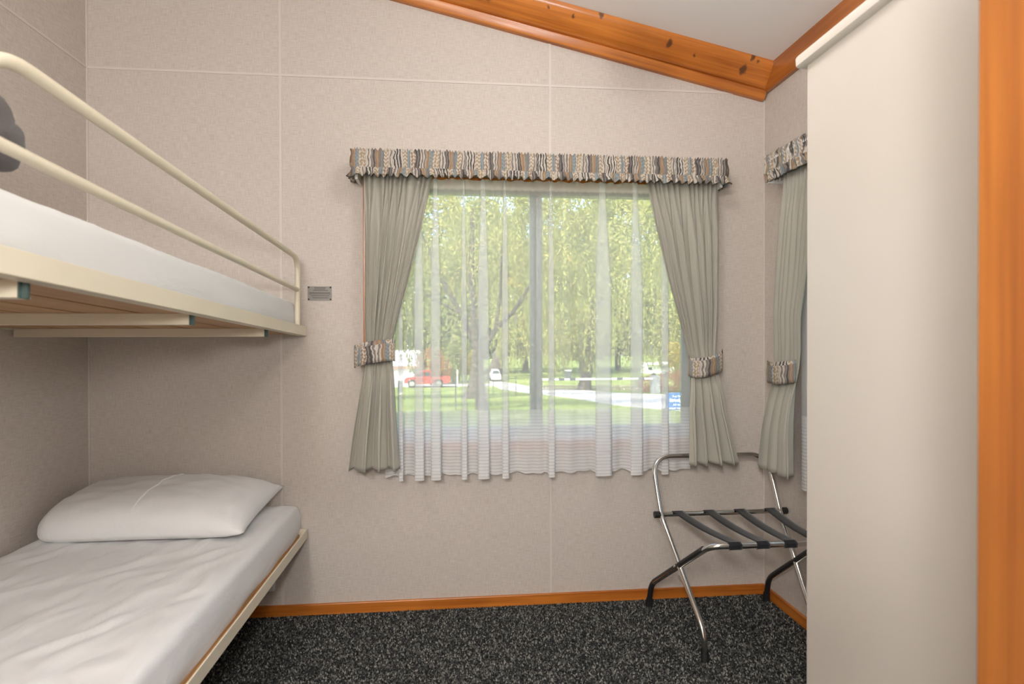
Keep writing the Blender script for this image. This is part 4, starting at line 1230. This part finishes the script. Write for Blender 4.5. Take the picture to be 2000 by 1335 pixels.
# barrier gate
bz = zg(33.4)
bg_ = thing('barrier_gate', 'white boom barrier with dark bands across the driveway', 'barrier', (13.4, 33.4, bz))
boxo('arm', M_wcar, bg_, 6.0, 13.3, 33.30, 33.36, bz + 0.90, bz + 1.02)
for x in (6.55, 7.2, 7.9, 10.9, 12.3):
    boxo('band', M_dark, bg_, x, x + 0.36, 33.285, 33.37, bz + 0.885, bz + 1.03)
boxo('pillar', M_gp, bg_, 13.17, 13.66, 33.2, 33.7, bz - 0.1, bz + 1.13, bevel=0.02)
# low log rail
lf = thing('log_fence', 'low timber log fence beyond the driveway', 'fence', (11.6, 42.4, zg(42.4)))
for i in range(34):
    s = i / 33
    x, y = 7.9 + 7.5 * s, 43.9 - 3.0 * s
    obj('post', tube(BM(), [(x, y, zg(y) - 0.05), (x, y, zg(y) + 0.30)], 0.06, 6), M_logw, lf)
for h in (0.30, 0.06):
    obj('rail', tube(BM(), [(7.8, 43.94, zg(43.94) + h), (15.5, 40.86, zg(40.86) + h)], 0.05, 8), M_logw, lf)
# caravan, bin, posts
kx, ky = 23.9, 66.5
kz = zg(ky)
kv = thing('caravan', 'white caravan parked under the willow branches', 'caravan', (kx + 1.7, ky, kz))
bm = BM(); prism(bm, [(kx, kz + .5), (kx + 3.4, kz + .5), (kx + 3.5, kz + 1.6), (kx + 3.2, kz + 1.85), (kx + .2, kz + 1.75), (kx - .1, kz + 1.2)], ky, ky + 2.2, 1)
obj('body', bm, M_wcar, kv)
boxo('window', M_tint, kv, kx + 1.9, kx + 2.4, ky - 0.02, ky, kz + 1.05, kz + 1.4)
boxo('window', M_tint, kv, kx + .2, kx + .7, ky - 0.02, ky, kz + 0.95, kz + 1.25)
boxo('awning', M_hwall, kv, kx - .1, kx + 2.9, ky - 0.9, ky, kz + 1.62, kz + 1.68)
for x in (.9, 2.5):
    obj('wheel', tube(BM(), [(kx + x, ky - .02, kz + .3), (kx + x, ky + .2, kz + .3)], 0.3, 16), M_tyre, kv)
bn = thing('rubbish_bin', 'grey rubbish bin on the far grass right of the mullion', 'bin', (14.45, 67.6, zg(67.6)))
bz2 = zg(67.6)
boxo('body', M_dark, bn, 14.15, 14.78, 67.3, 67.9, bz2, bz2 + 0.85, bevel=0.03)
boxo('lid', M_wcar, bn, 14.10, 14.83, 67.25, 67.95, bz2 + 0.85, bz2 + 0.98, bevel=0.02)
mp_ = thing('utility_pedestal', 'white and grey service post near the left curtain', 'post', (-2.75, 37, zg(37)))
boxo('column', M_wcar, mp_, -2.95, -2.68, 36.9, 37.1, zg(37) - 0.05, zg(37) + 1.05, bevel=0.02)
boxo('meter_box', M_gp, mp_, -2.90, -2.72, 36.86, 36.9, zg(37) + 0.2, zg(37) + 0.9)
wp = thing('marker_post', 'white marker post between pickup and dark trunk', 'post', (1.05, 55.3, zg(55.3)))
obj('shaft', tube(BM(), [(1.05, 55.3, zg(55.3) - 0.05), (1.05, 55.3, zg(55.3) + 1.5)], 0.06, 8), M_wcar, wp)
obj('cap', lathe(BM(), [(0.0, 1.56), (0.07, 1.5), (0.07, 1.44), (0, 1.44)], (1.05, 55.3, zg(55.3)), 8), M_wcar, wp)

# blue notice board
sg = thing('notice_board', 'blue notice board with white lettering by the driveway', 'sign', (4.22, 6.0, zg(6)))
boxo('panel', M_sign, sg, 3.965, 4.47, 5.99, 6.01, 0.118, 0.386, bevel=0.003)
for x in (4.02, 4.42):
    boxo('post', M_gp, sg, x - 0.018, x + 0.018, 6.01, 6.045, zg(6) - 0.05, 0.36)
def lettering(txt, x, z, size, bold=0.0):
    cu = bpy.data.curves.new('lettering', 'FONT')
    cu.body = txt; cu.size = size; cu.extrude = 0.001; cu.offset = bold
    tmp = bpy.data.objects.new('tmp', cu); C.objects.link(tmp)
    bpy.context.view_layer.update()
    me = bpy.data.meshes.new_from_object(tmp.evaluated_get(bpy.context.evaluated_depsgraph_get()))
    bpy.data.objects.remove(tmp)
    me.name = 'lettering'
    me.materials.clear(); me.materials.append(M_letter)
    me.transform(Matrix.Translation((x, 5.988, z)) @ Matrix.Rotation(PI / 2, 4, 'X'))
    o = bpy.data.objects.new('lettering', me); C.objects.link(o)
    o.parent = sg
    me.transform(world_of(sg).inverted())
lettering('Any Day Pass', 4.065, 0.318, 0.044)
lettering('Strictly No', 4.022, 0.250, 0.066, 0.0022)
lettering('All visits', 4.075, 0.187, 0.050)
lettering('must report', 4.018, 0.135, 0.052, 0.001)
